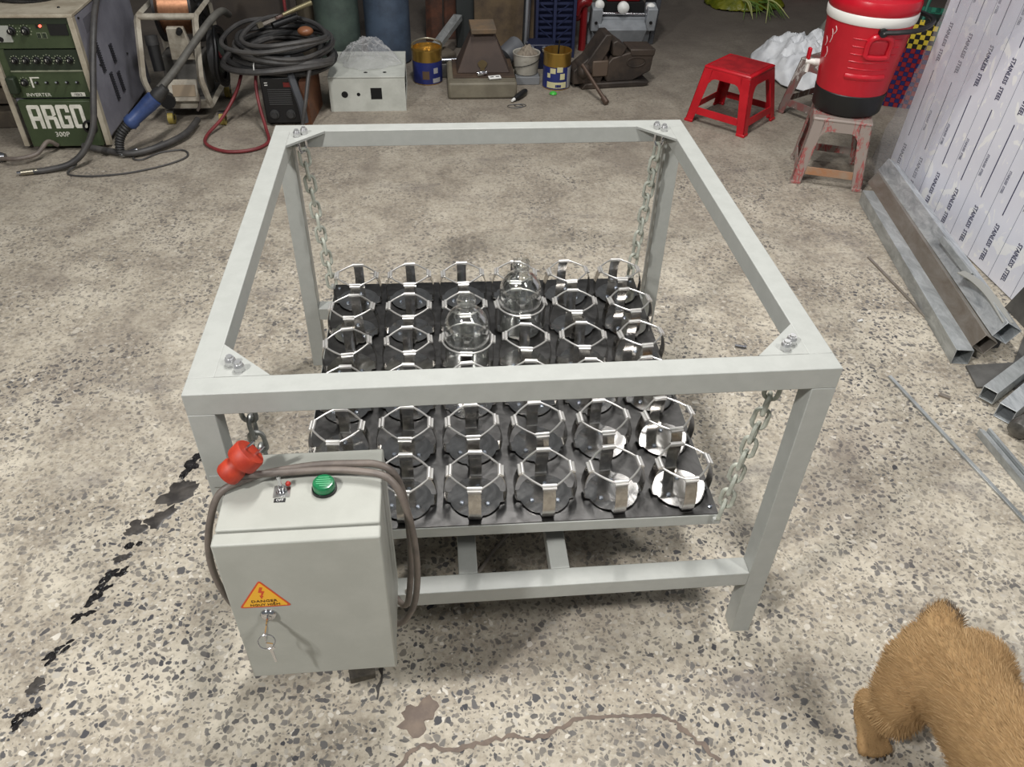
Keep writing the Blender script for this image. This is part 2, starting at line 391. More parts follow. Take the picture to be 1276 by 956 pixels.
# chains
def link_mesh():
    L, Wd, r = .0165, .0112, .0041; pts = []
    for k in range(9): a = -PI/2+PI*k/8; pts.append((Wd*math.sin(a), 0, L-.0098+.0098*1+ (math.cos(a))*.0098-.0098+.0))
    for k in range(9): a = PI/2+PI*k/8; pts.append((Wd*math.sin(a), 0, -(L)+.0 + .0098*(math.cos(a))+.0))
    g = G(); g.tube(pts, r, 8, True); return g.mesh('chain_link', chainm)
lm = link_mesh(); lmz = lm.copy(); lmz.materials.clear(); lmz.materials.append(chainz)
CH = [((-.433, -.443), (-.412, -.437), 'front left above the control box', lmz), ((.433, -.443), (.398, -.441), 'front right by the puppy', lm),
      ((-.433, .443), (-.405, .418), 'back left toward the welding machine', lm), ((.433, .443), (.400, .418), 'back right toward the red stool', lm)]
for (gx, gy), (tx, ty), where, mm in CH:
    A = Vector((gx, gy, FH-.047)); B = Vector((tx, ty, .300)); n = 11
    d = (B-A); pitch = d.length/(n-.2); dirv = d.normalized()
    ch = thing('hanging_chain', 'painted steel chain holding the tray at the ' + where, 'chain', A, None, 'chains the tray hangs from')
    q0 = dirv.to_track_quat('Z', 'X').to_matrix()
    for k in range(n):
        o = link('chain_link', mm, ch, 0, loc=dirv*pitch*(k+.42) + Vector((random.uniform(-.0012, .0012), random.uniform(-.0012, .0012), 0)))
        ang = (0 if k % 2 else PI/2) + random.uniform(-.22, .22) + .5
        o.rotation_euler = (q0 @ Matrix.Rotation(ang, 3, 'Z')).to_euler()

# tray with clamps
def smudged_steel(name, c, r0, r1, sc, bumpS):
    t = NT(name); b = t.b; co = t.coord()
    b.inputs['Metallic'].default_value = 1; b.inputs['Base Color'].default_value = (*lin(c), 1)
    f = t.noise(co, sc, 4, .6, 1.2)
    t.l(t.math('ADD', t.math('MULTIPLY', f, r1-r0), r0), b.inputs['Roughness'])
    t.l(t.ramp(f, [(.38, lin(tuple(int(x*.86) for x in c))), (.62, lin(c))]), b.inputs['Base Color'])
    t.bump(t.noise(co, sc*.6, 2, .5, .8), bumpS, .004)
    return t.m
platem = smudged_steel('brushed_tray_steel', (98, 97, 96), .26, .48, 26, .2)
discm = smudged_steel('polished_clamp_steel', (184, 182, 179), .06, .20, 22, .15)
clipm = mat('satin_clip', (222, 220, 216), .34, .72)
steelwire.node_tree.nodes['Principled BSDF'].inputs['Metallic'].default_value = .72; steelwire.node_tree.nodes['Principled BSDF'].inputs['Roughness'].default_value = .34
armm = smudged_steel('clamp_arm_steel', (206, 203, 198), .12, .26, 40, .06)
tray = thing('shaker_tray', 'dark mirror steel tray of thirty-six spring flask clamps hung inside the frame', 'tray', (.0026, -.0219, .308), (.0086, .0036, -.0086))
def T(g, name, m, bevel=0): return g.build(name, m, tray, bevel, world=False)
PX0, PX1, PY0, PY1 = -.404, .400, -.414, .428
T(G().bb(PX0+.002, PX1-.002, PY0+.002, PY1-.002, -.002, 0), 'tray_plate', platem)
for y0 in (PY0, PY1-.025): T(G().bb(PX0, PX1, y0, y0+.025, -.029, -.0025), 'tray_rail', paint, .0015)
for x0 in (PX0, -.0125, PX1-.025): T(G().bb(x0, x0+.025, PY0+.025, PY1-.025, -.029, -.0025), 'tray_rail', paint, .0015)
for (gx, gy), (tx, ty), w_, mm in CH:
    q = MW[tray.name].inverted() @ Vector((tx, ty, .297)); sx = 1 if tx > 0 else -1
    T(G().box((q.x-sx*.004, q.y, -.013), (.016, .012, .014)), 'chain_lug', paint, .002)
for x, y in ((PX0+.014, PY0+.02), (PX1-.014, PY0+.02), (PX0+.014, PY1-.02), (PX1-.014, PY1-.02)):
    T(G().lathe([(.0045, 0), (.0042, .0018), (.002, .0026), (0, .0027)], (x, y, 0), 12, cap0=False), 'corner_screw', screwm)
def disc_mesh():
    pts = []; R = .0505; n = 64
    for i in range(n):
        a = 2*PI*i/n; d = min(abs(((a-k*PI/2+PI) % (2*PI))-PI) for k in range(4))
        hw = .0125
        if d < hw/R: r = .0565/math.cos(d) if d < .2 else R
        else: r = R
        if hw/R < d < hw/R+.11: r = R*.985
        pts.append((r*math.cos(a), r*math.sin(a)))
    g = G(); rings = [[Vector((x, y, z)) for x, y in pts] for z in (.0035, .0052)]
    g.ring_loft(rings, smooth=False); return g.mesh('flask_clamp', discm)
def arm_mesh(rr=.0465):
    g = G(); prof = [(.0545, .0052), (.0572, .0066), (.0588, .011), (.0606, .03), (.0592, .046), ((.0592+rr)/2+.002, .064), (rr+.0035, .076)]
    hw = .0118
    def ring(r, z, t): return [Vector((r-t, -hw, z)), Vector((r+t, -hw, z)), Vector((r+t, hw, z)), Vector((r-t, hw, z))]
    g.ring_loft([ring(r, z, .0006) for r, z in prof], smooth=False)
    g.cyl((rr, -.0135, .0788), (rr, .0135, .0788), .0042, None, 10, 1)
    g.cyl((rr+.0062, -.0130, .0772), (rr+.0062, .0130, .0772), .0024, None, 8, 1)
    return g.mesh('arm', [armm, clipm])
def ring_mesh(rr=.0505, bulge=0):
    base = []
    for k in range(4):
        a = k*PI/2; e = Vector((math.cos(a), math.sin(a), 0)); t_ = Vector((-math.sin(a), math.cos(a), 0)); a2 = a+PI/2
        e2 = Vector((math.cos(a2), math.sin(a2), 0)); t2 = Vector((-math.sin(a2), math.cos(a2), 0))
        p, q = e*rr+t_*.0132, e2*rr-t2*.0132
        base += [e*rr-t_*.0132, e*rr, p]
        for s_ in (.2, .4, .6, .8):
            m_ = p*(1-s_)+q*s_; base.append(m_ + m_.normalized()*bulge*math.sin(PI*s_))
    g = G(); g.tube([b_+Vector((0, 0, .0785)) for b_ in base], .0021, 8, True); return g.mesh('spring_ring', steelwire)
dm, am, am2, rm, rm2 = disc_mesh(), arm_mesh(), arm_mesh(.0560), ring_mesh(.0465, .0016), ring_mesh(.0560, .0085)
sg = G(); sg.lathe([(.0052, .0052), (.005, .0068), (.0034, .0082), (.003, .0082), (.0028, .0072), (.0012, .0072), (0, .0072)], (0, 0, 0), 14, cap0=False); sm_ = sg.mesh('screw', screwm)
PITCHX, PITCHY = .1341, .1384
CELLS = {}
rnd = random.Random(11)
BRIGHT = {(4, 1), (5, 5), (4, 3), (5, 3), (5, 2), (3, 2)}
for j in range(6):
    for i in range(6):
        bott = (i, j) in ((2, 2), (3, 1))
        loc = Vector(((i-2.5)*PITCHX, (2.5-j)*PITCHY, 0))
        rz = rnd.uniform(-.09, .09) + (.06 if i == 5 else 0)
        cl = link('flask_clamp', dm, tray, 0, loc=loc, rot=(rnd.uniform(-.018, .018), rnd.uniform(-.018, .018), rz))
        CELLS[(i, j)] = MW[tray.name] @ loc
        for k in range(4): link('arm', am2 if bott else am, cl, 0, rot=(0, 0, k*PI/2))
        link('spring_ring', rm2 if bott else rm, cl, 0)
        for sx, sy in ((-.026, -.016), (.024, -.019), (.004, .026), (.003, -.036)):
            if (sx, sy) == (.003, -.036) and rnd.random() < .6: continue
            link('screw', sm_, cl, 0, loc=(sx, sy, 0))

# glass bottles
def glass():
    t = NT('clear_bottle_glass'); t.t.nodes.remove(t.b)
    tr = t.n('ShaderNodeBsdfTransparent'); tr.inputs[0].default_value = (.985, .99, .98, 1)
    gl_ = t.n('ShaderNodeBsdfGlossy'); gl_.inputs['Roughness'].default_value = .09; gl_.inputs['Color'].default_value = (1, 1, 1, 1)
    fz = t.n('ShaderNodeLayerWeight'); fz.inputs[0].default_value = .32
    mx = t.n('ShaderNodeMixShader'); t.l(t.math('ADD', t.math('MULTIPLY', fz.outputs['Facing'], .85), .045, True), mx.inputs[0]); t.l(tr.outputs[0], mx.inputs[1]); t.l(gl_.outputs[0], mx.inputs[2]); t.l(mx.outputs[0], t.out.inputs[0])
    return t.m
glm = glass()
def bottle(loc, label):
    outer = [(.020, 0), (.046, 0), (.0505, .003), (.0515, .010), (.0515, .092), (.0512, .104), (.0495, .116), (.0460, .127), (.0405, .137), (.0330, .146), (.0255, .152), (.0205, .156), (.0188, .161), (.0188, .168), (.0212, .170), (.0220, .174), (.0212, .178), (.0195, .180), (.0195, .186)]
    inner = [(r-.0022, z) for r, z in outer[::-1] if z > .006]
    inner += [(.043, .006), (.02, .0045), (.001, .0045)]
    prof = [(.001, .0015)] + outer + [(.0175, .187)] + inner
    g = G(); g.lathe(prof, (0, 0, 0), 40, cap0=True, cap1=True)
    o = link('glass_bottle', g.mesh('glass_bottle', glm), None, 0, loc=loc)
    return tag(o, label, 'bottle', 'glass bottles in the clamps')
bottle(CELLS[(2, 2)] + Vector((0, 0, .0058)), 'clear round-shouldered glass bottle in the third clamp row, nearer the front rail')
bottle(CELLS[(3, 1)] + Vector((0, 0, .0058)), 'clear round-shouldered glass bottle in the second clamp row, the one farther back')

# ================================================================== control box
bx = thing('control_box', 'pale grey steel electrical control box with danger sticker on its door', 'control box', (-.332, -.595, .25))
X0, X1, Y0, Y1, Z0, Z1 = -.449, -.218, -.6585, -.5075, .250, .586
G().bb(X0, X1, Y0, Y1, Z0, Z1).build('box_body', boxpaint, bx, .0025)
door = G().bb(X0-.0015, X1+.0015, -.685, -.6615, Z0, Z1-.001).build('door', boxpaint, bx, .003)
G().bb(X0+.004, X1-.004, -.6615, -.6585, Z0+.004, Z1-.006).build('door_seal', black, bx)
for z in (.53, .31): G().bb(-.495, -.24, -.5075, -.5046, z-.012, z+.012).build('mounting_bar', paint, bx)
# warning sticker
stk = mat('sticker_yellow', (238, 178, 42), .4); stred = mat('sticker_red', (208, 74, 30), .4); stk_txt = mat('sticker_black', (70, 34, 12), .5)
def tri(cx, cz, w_, h_, y, r, n=5):
    P = [Vector((cx, 0, cz+h_)), Vector((cx-w_, 0, cz)), Vector((cx+w_, 0, cz))]; out = []
    for i in range(3):
        p, a, b = P[i], (P[i-1]-P[i]).normalized(), (P[(i+1) % 3]-P[i]).normalized()
        s0, s1 = p+a*r, p+b*r
        for k in range(n+1):
            t_ = k/n; q = s0*(1-t_)**2 + p*2*t_*(1-t_) + s1*t_*t_; out.append((q.x, y, q.z))
    return out
sgn = G().prism(tri(-.3985, .440, .0385, .064, -.6852, .006), 0, (0, -.0004, 0)).build('warning_sticker', stred, door)
G().prism(tri(-.3985, .4427, .0338, .0565, -.6856, .004), 0, (0, -.0003, 0)).build('sticker_field', stk, sgn)
bolt = [(0, 1), (.32, .98), (.10, .58), (.42, .52), (.06, -.02), (.20, -.02), (-.10, -.35), (-.24, .06), (-.08, .05), (.05, .34), (-.30, .42)]
G().prism([(-.400+x*.0135, -.6859, .468+z*.0205) for x, z in bolt], 0, (0, -.0003, 0)).build('lightning_symbol', stred, sgn)
put_text('sticker_text', 'DANGER', .0080, frameM((-.3985, -.6862, .4553), (1, 0, 0), (0, 0, 1)), stk_txt, sgn, 0, 1.05, 1.15, .0002)
put_text('sticker_text', 'NGUY HIỂM', .0072, frameM((-.3985, -.6862, .4463), (1, 0, 0), (0, 0, 1)), stk_txt, sgn, 0, 1.05, 1.08, .0002)
# lock, keys
lk = G().lathe([(.0125, 0), (.0125, .002), (.010, .005), (.0085, .006), (0, .006)], (-.398, -.685, .421), 24, axis=Matrix.Rotation(PI/2, 3, 'X')).build('lock', chrome, door)
g = G(); g.box((-.398, -.698, .4215), (.0022, .016, .007)); g.prism([(-.3988+.0, -.703, .424), (-.3988, -.724, .4235), (-.3988, -.727, .412), (-.3988, -.718, .406), (-.3988, -.704, .412)], 0, (.0018, 0, 0)); g.build('key', chrome, door)
P = Vector((-.3985, -.722, .404)); G().tube([P+Vector((.0125*math.cos(a), .006*math.sin(a), .0095*math.sin(a))) for a in [2*PI*k/24 for k in range(24)]], .0009, 6, True).build('key_ring', chrome, door)
g = G(); g.prism([(-.4005, -.722, .401), (-.3905, -.7225, .398), (-.389, -.7225, .386), (-.393, -.7225, .381), (-.3915, -.7235, .353), (-.3945, -.7235, .350), (-.3975, -.7225, .381), (-.4015, -.722, .388)], 0, (0, .0016, 0)); g.build('key', chrome, door)
# pilot lamp and switch
lampb = G().cyl((-.302, -.589, Z1), (-.302, -.589, Z1+.005), .0185, .0185, 28).build('lamp_bezel', black, bx)
gl = mat('green_lens', (10, 100, 58), .3, 0, (14, 118, 70), 300, coat=.6)
G().lathe([(.0165, .005), (.0165, .014), (.015, .0165), (.0125, .0172), (0, .0172)], (-.302, -.589, Z1), 28, cap0=False).build('lamp_lens', gl, lampb)
glt = mat('lens_print', (120, 200, 150), .4)
for k, wd in enumerate((.016, .02, .022, .02, .010)):
    G().bb(-.302-wd/2, -.302+wd/2, -.589+.008-k*.0042, -.589+.0088-k*.0042, Z1+.0172, Z1+.0175).build('lens_mark', glt, lampb)
sw = G().bb(-.376, -.352, -.601, -.578, Z1, Z1+.0012).build('switch_plate', mat('brushed_alu', (190, 190, 188), .3, 1), bx)
g = G(); g.ring_loft(hexn((-.3645, -.589), .0085, Z1+.0012, Z1+.004), smooth=False); g.cyl((-.3645, -.589, Z1+.004), (-.3645, -.589, Z1+.011), .0052, .0048, 14)
g.tube([(-.3645, -.589, Z1+.010), (-.3655, -.586, Z1+.020), (-.3665, -.584, Z1+.027)], [.0018, .0026, .0034], 10); g.build('switch_lever', chrome, sw)
G().sphere((-.355, -.5815, Z1+.008), .0042, 10, 8).build('switch_cap', mat('switch_red', (160, 40, 30), .4), sw)
g = G().bb(-.3735, -.357, -.6105, -.603, Z1, Z1+.0008).build('switch_tag', black, sw)
put_text('switch_text', 'OFF', .0062, frameM((-.3652, -.6068, Z1+.0009), (1, 0, 0), (0, 1, 0)), white, sw, 0, 1, 1, .0001)

# power cord looped round the box
pc = thing('power_cord', 'grey power cord coiled over the control box with an orange red plug', 'cord', (-.33, -.56, .6))
s1 = [(-.300, -.5035+.06, .205), (-.25, -.47, .19), (-.212, -.53, .205), (-.196, -.565, .28), (-.186, -.565, .40), (-.187, -.565, .52), (-.200, -.560, .580), (-.225, -.556, .600), (-.268, -.552, .6005), (-.315, -.551, .600), (-.368, -.557, .5985), (-.41, -.571, .600), (-.452, -.588, .590),
      (-.474, -.600, .545), (-.490, -.604, .478), (-.492, -.606, .41), (-.482, -.604, .345), (-.462, -.595, .285), (-.432, -.575, .238), (-.37, -.56, .222), (-.29, -.565, .222), (-.222, -.59, .232), (-.190, -.602, .29), (-.176, -.604, .38), (-.176, -.604, .48), (-.187, -.598, .560), (-.208, -.584, .598), (-.25, -.5705, .6015), (-.31, -.563, .6005), (-.37, -.566, .602), (-.412, -.574, .609), (-.4385, -.577, .6135)]
G().tube(smoothpath(s1, 7), .0056, 10).build('cord', cordm, pc)
plugm = mat('plug_orange', (176, 56, 30), .55, 0, (160, 46, 26), 60)
pa = Vector((-.441, -.577, .6125)); pd = Vector((.72, .25, .62)).normalized()
Rm = pd.to_track_quat('Z', 'Y').to_matrix()
pl = G().lathe([(.008, -.004), (.0175, .0), (.019, .004), (.0185, .018), (.0155, .024), (.016, .028), (.0235, .031), (.0245, .034), (.0245, .050), (.0225, .053), (0, .053)], pa, 24, axis=Rm).build('plug', plugm, pc)
for s_ in (-1, 1):
    q = pa + pd*.052 + Rm @ Vector((0, s_*.0095, 0)); G().cyl(q, q+pd*.019, .0024, .0020, 10).build('plug_pin', chrome, pl)
solo(G().tube(smoothpath([(-.205, -.50, .1995+.005), (-.17, -.44, .12), (-.13, -.40, .02), (-.09, -.36, .007), (-.03, -.27, .0065), (.03, -.18, .0065), (.05, -.05, .0065), (.04, .02, .03), (.03, .01, .205)], 6), .0042, 8), 'motor_cable', mat('pale_cable', (128, 122, 114), .5),
     'pale thin cable running on the floor under the tray', 'cable', (-.09, -.36, 0))

# ================================================================== stools and cooler
def red_worn(name, a, b_, c, thr):
    t = NT(name); b = t.b; co = t.coord()
    f = t.noise(t.coord((1, 1, .35)), 16, 6, .7, .5)
    col = t.ramp(f, [(thr-.05, lin(a)), (thr, lin(b_)), (thr+.07, lin(b_)), (thr+.10, lin(c)), (thr+.16, lin(b_))])
    t.l(col, b.inputs['Base Color']); b.inputs['Roughness'].default_value = .42; t.bump(f, .15, .002); return t.m
redm = mat('red_stool_plastic', (192, 26, 38), .35, 0, (176, 20, 32), 10, rvar=.08)
wornm = red_worn('worn_stool_plastic', (152, 132, 124), (146, 134, 126), (158, 62, 62), .35)
wornm2 = red_worn('paint_spattered_plastic', (128, 86, 82), (120, 104, 98), (200, 196, 190), .50)
orangem = mat('rusty_stretcher', (158, 112, 78), .6, 0, (150, 128, 108), 14)
def stool(label, loc, rotz, hb, ht, H, m, m2=None, st=None, strz=.06):
    m2 = m2 or m
    o = thing('plastic_stool', label, 'stool', loc, (0, 0, rotz), 'plastic stools')
    def B(g, name, mm, bevel=.004): return g.build(name, mm, o, bevel, world=False)
    def at(z): return hb + (ht-hb)*z/H
    B(G().box((0, 0, H-.008), (2*ht+.006, 2*ht+.006, .016)), 'seat', m, .007)
    g = G().box((0, 0, H+.0005), (2*ht-.03, 2*ht-.03, .003)); B(g, 'seat_panel', m2, .001)
    lw = .05
    for sx in (-1, 1):
        for sy in (-1, 1):
            g = G()
            for ax in (0, 1):
                pts = []
                for z, wd in ((0, lw*.78), (.02, lw*.8), (H-.012, lw*1.0)):
                    e = at(z); pts.append((e, e-wd, z))
                outr = []
                for e, i_, z in pts:
                    if ax == 0: outr.append([Vector((sx*e, sy*e, z)), Vector((sx*i_, sy*e, z)), Vector((sx*i_, sy*(e-.006), z)), Vector((sx*e, sy*(e-.006), z))])
                    else: outr.append([Vector((sx*e, sy*e, z)), Vector((sx*e, sy*i_, z)), Vector((sx*(e-.006), sy*i_, z)), Vector((sx*(e-.006), sy*e, z))])
                g.ring_loft(outr, smooth=False)
            e0, e1 = at(0), at(.012)
            g.ring_loft([[Vector((sx*(e+.003), sy*(e+.003), z)), Vector((sx*(e-lw*.8), sy*(e+.003), z)), Vector((sx*(e-lw*.8), sy*(e-.01), z)), Vector((sx*(e-.01), sy*(e-.01), z)), Vector((sx*(e-.01), sy*(e-lw*.8), z)), Vector((sx*(e+.003), sy*(e-lw*.8), z))] for e, z in ((e0, 0), (e1, .012))], smooth=False)
            B(g, 'leg', m, .002)
    for k in range(4):
        R = Matrix.Rotation(k*PI/2, 3, 'Z')
        def bar(z0, z1, fil):
            ea, eb = at(z0), at(z1); n = 10; top = []; bot = []
            xa = at(z0)-lw*.85
            for i in range(n+1):
                u = -1+2*i/n; x = u*xa
                drop = fil*(max(0, abs(u)-.62)/.38)**2
                zz = z0-drop
                bot.append((x, zz)); top.append((x*(at(z1)-lw*.85)/xa, z1))
            vs = []; fs = []
            for i in range(n+1):
                (xb, zb), (xt, zt) = bot[i], top[i]
                for z_, x_ in ((zb, xb), (zt, xt)):
                    for d in (0, .005): vs.append(R @ Vector((x_, -(at(z_)-d), z_)))
            for i in range(n):
                a = i*4; b_ = a+4
                fs += [(a, b_, b_+2, a+2), (a+1, a+3, b_+3, b_+1), (a, a+1, b_+1, b_), (a+2, b_+2, b_+3, a+3)]
            fs += [(0, 2, 3, 1), (n*4, n*4+1, n*4+3, n*4+2)]
            g = G(); g.add(vs, fs); return g
        B(bar(H-.05, H-.012, .028), 'apron', m, 0)
        B(bar(strz-.018, strz+.014, 0), 'stretcher', (st if (st and k == 0) else m), .001)
    return o
stool('clean bright red plastic stool standing alone beside the frame', (1.312, 2.285, 0), -.80, .158, .118, .262, redm, mat('red_seat', (168, 30, 36), .5, 0, (142, 24, 30), 18))
stool('faded grey pink plastic stool carrying the red water cooler', (1.545, 1.672, 0), -.37, .142, .112, .275, wornm, wornm, orangem, .062)
stool('paint spattered dark red stool behind the cooler tap', (1.80, 2.33, 0), -1.02, .16, .118, .268, wornm2, wornm2)

cool = thing('water_cooler', 'red insulated drinking water cooler with black base and white tap', 'water cooler', (1.565, 1.70, .2785))
cred = mat('cooler_red', (196, 24, 42), .32, 0, (188, 20, 38), 12); cwhite = mat('cooler_white', (232, 230, 224), .35)
def CB(g, name, m, par=None, bevel=0): return g.build(name, m, par or cool, bevel, world=False)
CB(G().lathe([(.120, 0), (.128, .004), (.134, .012), (.1385, .085), (.136, .088), (0, .088)], n=48), 'base', black)
body = CB(G().lathe([(.10, .088), (.1365, .088), (.1375, .092), (.160, .345), (.161, .35), (.10, .35)], n=48), 'body', cred)
CB(G().lathe([(.13, .35), (.163, .35), (.166, .356), (.168, .382), (.165, .386), (.13, .386)], n=48), 'rim', cwhite)
CB(G().lathe([(.13, .386), (.162, .386), (.166, .39), (.168, .42), (.163, .434), (.15, .438), (.06, .442), (0, .442)], n=48), 'lid', cred)
CB(G().lathe([(.07, .442), (.068, .462), (.05, .468), (0, .468)], n=32), 'lid_cap', cwhite)
hd = math.radians(-97)
def cyl_pt(a, z, off=0): 
    r = .1375+(z-.092)*(.160-.1375)/.253+off; return Vector((r*math.cos(a), r*math.sin(a), z))
def rib(z, a0, a1, r=.0032, n=16, curve=0):
    return G().tube([cyl_pt(a0+(a1-a0)*k/n, z-curve*math.sin(PI*k/n), .0002) for k in range(n+1)], r, 8)
for z, w0, w1 in ((.305, -.62, -.16), (.277, -.60, -.26), (.249, -.60, -.26), (.222, -.60, .45), (.196, -.58, .45), (.172, -.54, .42), (.305, .30, .62), (.277, .30, .58), (.249, .30, .58)):
    CB(rib(z, hd+w0, hd+w1, .0022), 'moulded_rib', cred, body)
def shell(a0, a1, z0, z1, o0, o1, n=12, sm=.012):
    g = G(); rows = []
    for k in range(n+1):
        a = a0+(a1-a0)*k/n; rows.append([cyl_pt(a, z0, o0), cyl_pt(a, z1, o0), cyl_pt(a, z1-sm, o1), cyl_pt(a, z0+sm, o1)])
    g.ring_loft(rows, smooth=True); return g
CB(shell(hd-.62, hd+.48, .150, .178, 0, .007), 'grip_ledge', cred, body, .004)
hp = [(-.24, .300), (-.12, .318), (.14, .318), (.27, .302), (.28, .262), (.25, .244), (-.20, .244), (-.25, .264)]
CB(G().tube(smoothpath([cyl_pt(hd+a, z, .004) for a, z in hp], 5, True), .0105, 8, True), 'handle_recess_rim', cred, body)
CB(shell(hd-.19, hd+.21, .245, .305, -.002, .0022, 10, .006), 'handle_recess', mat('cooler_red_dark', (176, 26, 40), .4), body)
ha = hd-.02
pv = cyl_pt(ha, .338, .012)
bail = smoothpath([cyl_pt(ha, .338, .010), cyl_pt(ha+.30, .345, .030), cyl_pt(ha+.75, .352, .05), cyl_pt(ha+1.4, .36, .06), cyl_pt(ha+2.2, .356, .045), cyl_pt(ha+2.8, .345, .02), cyl_pt(ha+PI, .338, .010)], 6)
hn = CB(G().tube(bail, .0095, 8), 'carry_handle', black)
e = Vector((math.cos(ha), math.sin(ha), 0)); CB(G().cyl(pv-e*.016, pv+e*.006, .0155, .015, 20), 'handle_pivot', black); CB(G().cyl(pv+e*.006, pv+e*.009, .0045, .0035, 12), 'pivot_screw', chrome)
ta = math.radians(160); e = Vector((math.cos(ta), math.sin(ta), 0)); q = cyl_pt(ta, .165)
tap = CB(G().cyl(q-e*.01, q+e*.02, .014, .013, 16), 'tap', cwhite)
CB(G().cyl(q+e*.012, q+e*.052, .012, .010, 14), 'tap_barrel', cwhite, tap); CB(G().cyl(q+e*.04+Vector((0, 0, .008)), q+e*.04+Vector((0, 0, -.042)), .0085, .0075, 12), 'tap_spout', cwhite, tap)
CB(G().box(q+e*.046+Vector((0, 0, .030)), (.012, .02, .044)), 'tap_lever', cred, tap, .003)
scuff = mat('white_scuff', (222, 206, 204), .6)
for a, z, l_ in ((-2.95, .315, .05), (-2.85, .330, .03), (-3.15, .28, .035), (-3.05, .245, .04)):
    CB(G().tube([cyl_pt(a+.05*math.sin(k*.7), z-l_*k/5, .0) for k in range(6)], .0014, 5), 'scratch', scuff, body)

# ================================================================== cloth, greens, basket, basin behind the stools
def crumple(name, m, label, cat, c, rx, ry, h, seed, n=56, folds=5.0, th=.004, group=None, flat=.0):
    g = G(); vs = []
    for j in range(n+1):
        for i in range(n+1):
            u, v = -1+2*i/n, -1+2*j/n
            # squircle boundary with ragged edge
            q = Vector((u*math.sqrt(1-v*v/2), v*math.sqrt(1-u*u/2), 0))
            k = 1+.22*noise.noise(Vector((q.x*1.6+seed, q.y*1.6, 3.3)))
            r = min(1, q.length)
            dome = (1-r**2.2)
            f = noise.noise(Vector((q.x*folds*.45+seed, q.y*folds*.45, seed)))*.5+.5
            ridge = 1-abs(noise.noise(Vector((q.x*folds+seed*2, q.y*folds, 1.7))))*2
            ridge2 = 1-abs(noise.noise(Vector((q.x*folds*2.3+seed, q.y*folds*2.3+9, 4.1))))*2
            z = h*(dome*(.45+.55*f) + .22*max(0, ridge)*(.35+dome)*.9 + .08*max(0, ridge2)*(.3+dome))
            x = q.x*rx*k + .03*rx*noise.noise(Vector((q.x*4, q.y*4, seed+7))); y = q.y*ry*k + .03*ry*noise.noise(Vector((q.x*4, q.y*4, seed+17)))
            vs.append((c[0]+x, c[1]+y, c[2]+max(.001, z-flat)))
    fs = [(j*(n+1)+i, j*(n+1)+i+1, (j+1)*(n+1)+i+1, (j+1)*(n+1)+i) for j in range(n) for i in range(n)]
    g.add(vs, fs, 0, True)
    o = solo(g, name, m, label, cat, c, group=group)
    if th > .001:
        md = o.modifiers.new('solid', 'SOLIDIFY'); md.thickness = th; md.offset = 1
    return o
clothm = mat('white_sack_cloth', (224, 226, 228), .5, 0, (206, 208, 212), 6)
crumple('white_sack', clothm, 'crumpled white sack heaped on the floor behind the stools', 'sack', (1.96, 2.98, 0), .27, .42, .19, 3.1, 72, folds=3.6)
crumple('grey_bag', mat('grey_bag_film', (128, 128, 120), .5), 'small grey bag beside the crumpled white sack', 'bag', (2.36, 3.50, 0), .14, .18, .15, 8.4, 30)
greenbag = mat('green_bag', (118, 118, 30), .3, 0, (82, 90, 22), 9, bump=(40, .5, .01))
crumple('green_vegetable_bag', greenbag, 'yellow green bag of vegetables lying at the far end', 'bag', (2.03, 4.35, 0), .26, .24, .16, 5.2, 40, 6)
leafm = mat('scallion_leaf', (104, 130, 62), .5, 0, (76, 104, 40), 12)
leafw = mat('scallion_stalk', (182, 186, 122), .5)
rnd = random.Random(5)
sc = thing('scallion_bunch', 'loose bunch of green scallion leaves poking out of the green bag', 'vegetable', (2.12, 4.08, 0))
for k in range(16):
    x = 1.95+rnd.random()*.25; a = rnd.uniform(-.4, .75); L = rnd.uniform(.16, .30); y0 = 4.16+rnd.uniform(-.03, .05)
    pts = [(x, y0, .05+rnd.random()*.03), (x+math.sin(a)*L*.5, y0-math.cos(a)*L*.5, .045+rnd.random()*.03), (x+math.sin(a)*L, y0-math.cos(a)*L, .008+rnd.random()*.02)]
    G().tube(smoothpath(pts, 4), [.006, .006, .0055, .005, .0045, .004, .003, .002, .001], 6).build('leaf', leafm if k % 4 else leafw, sc)
solo(G().lathe([(.12, 0), (.15, .004), (.185, .09), (.192, .094), (.19, .1), (.18, .094), (.146, .010), (0, .010)], (2.56, 4.62, 0), 36), 'red_basin', mat('basin_red', (150, 28, 30), .4), 'red plastic basin at the far end beyond the greens', 'basin', (2.56, 4.62, 0))
# wire rack
rk = thing('wire_rack', 'thin dark wire rack standing behind the water cooler', 'rack', (2.42, 3.05, 0))
wirem = mat('dark_wire', (62, 60, 58), .4, .8)
for k in range(7): G().tube([(2.28+k*.055, 3.0+k*.02, 0), (2.28+k*.055, 3.02+k*.02, .42)], .0022, 6).build('upright_wire', wirem, rk)
for z in (.03, .22, .41): G().tube([(2.26, 3.0, z), (2.63, 3.13, z)], .003, 6).build('cross_wire', wirem, rk)

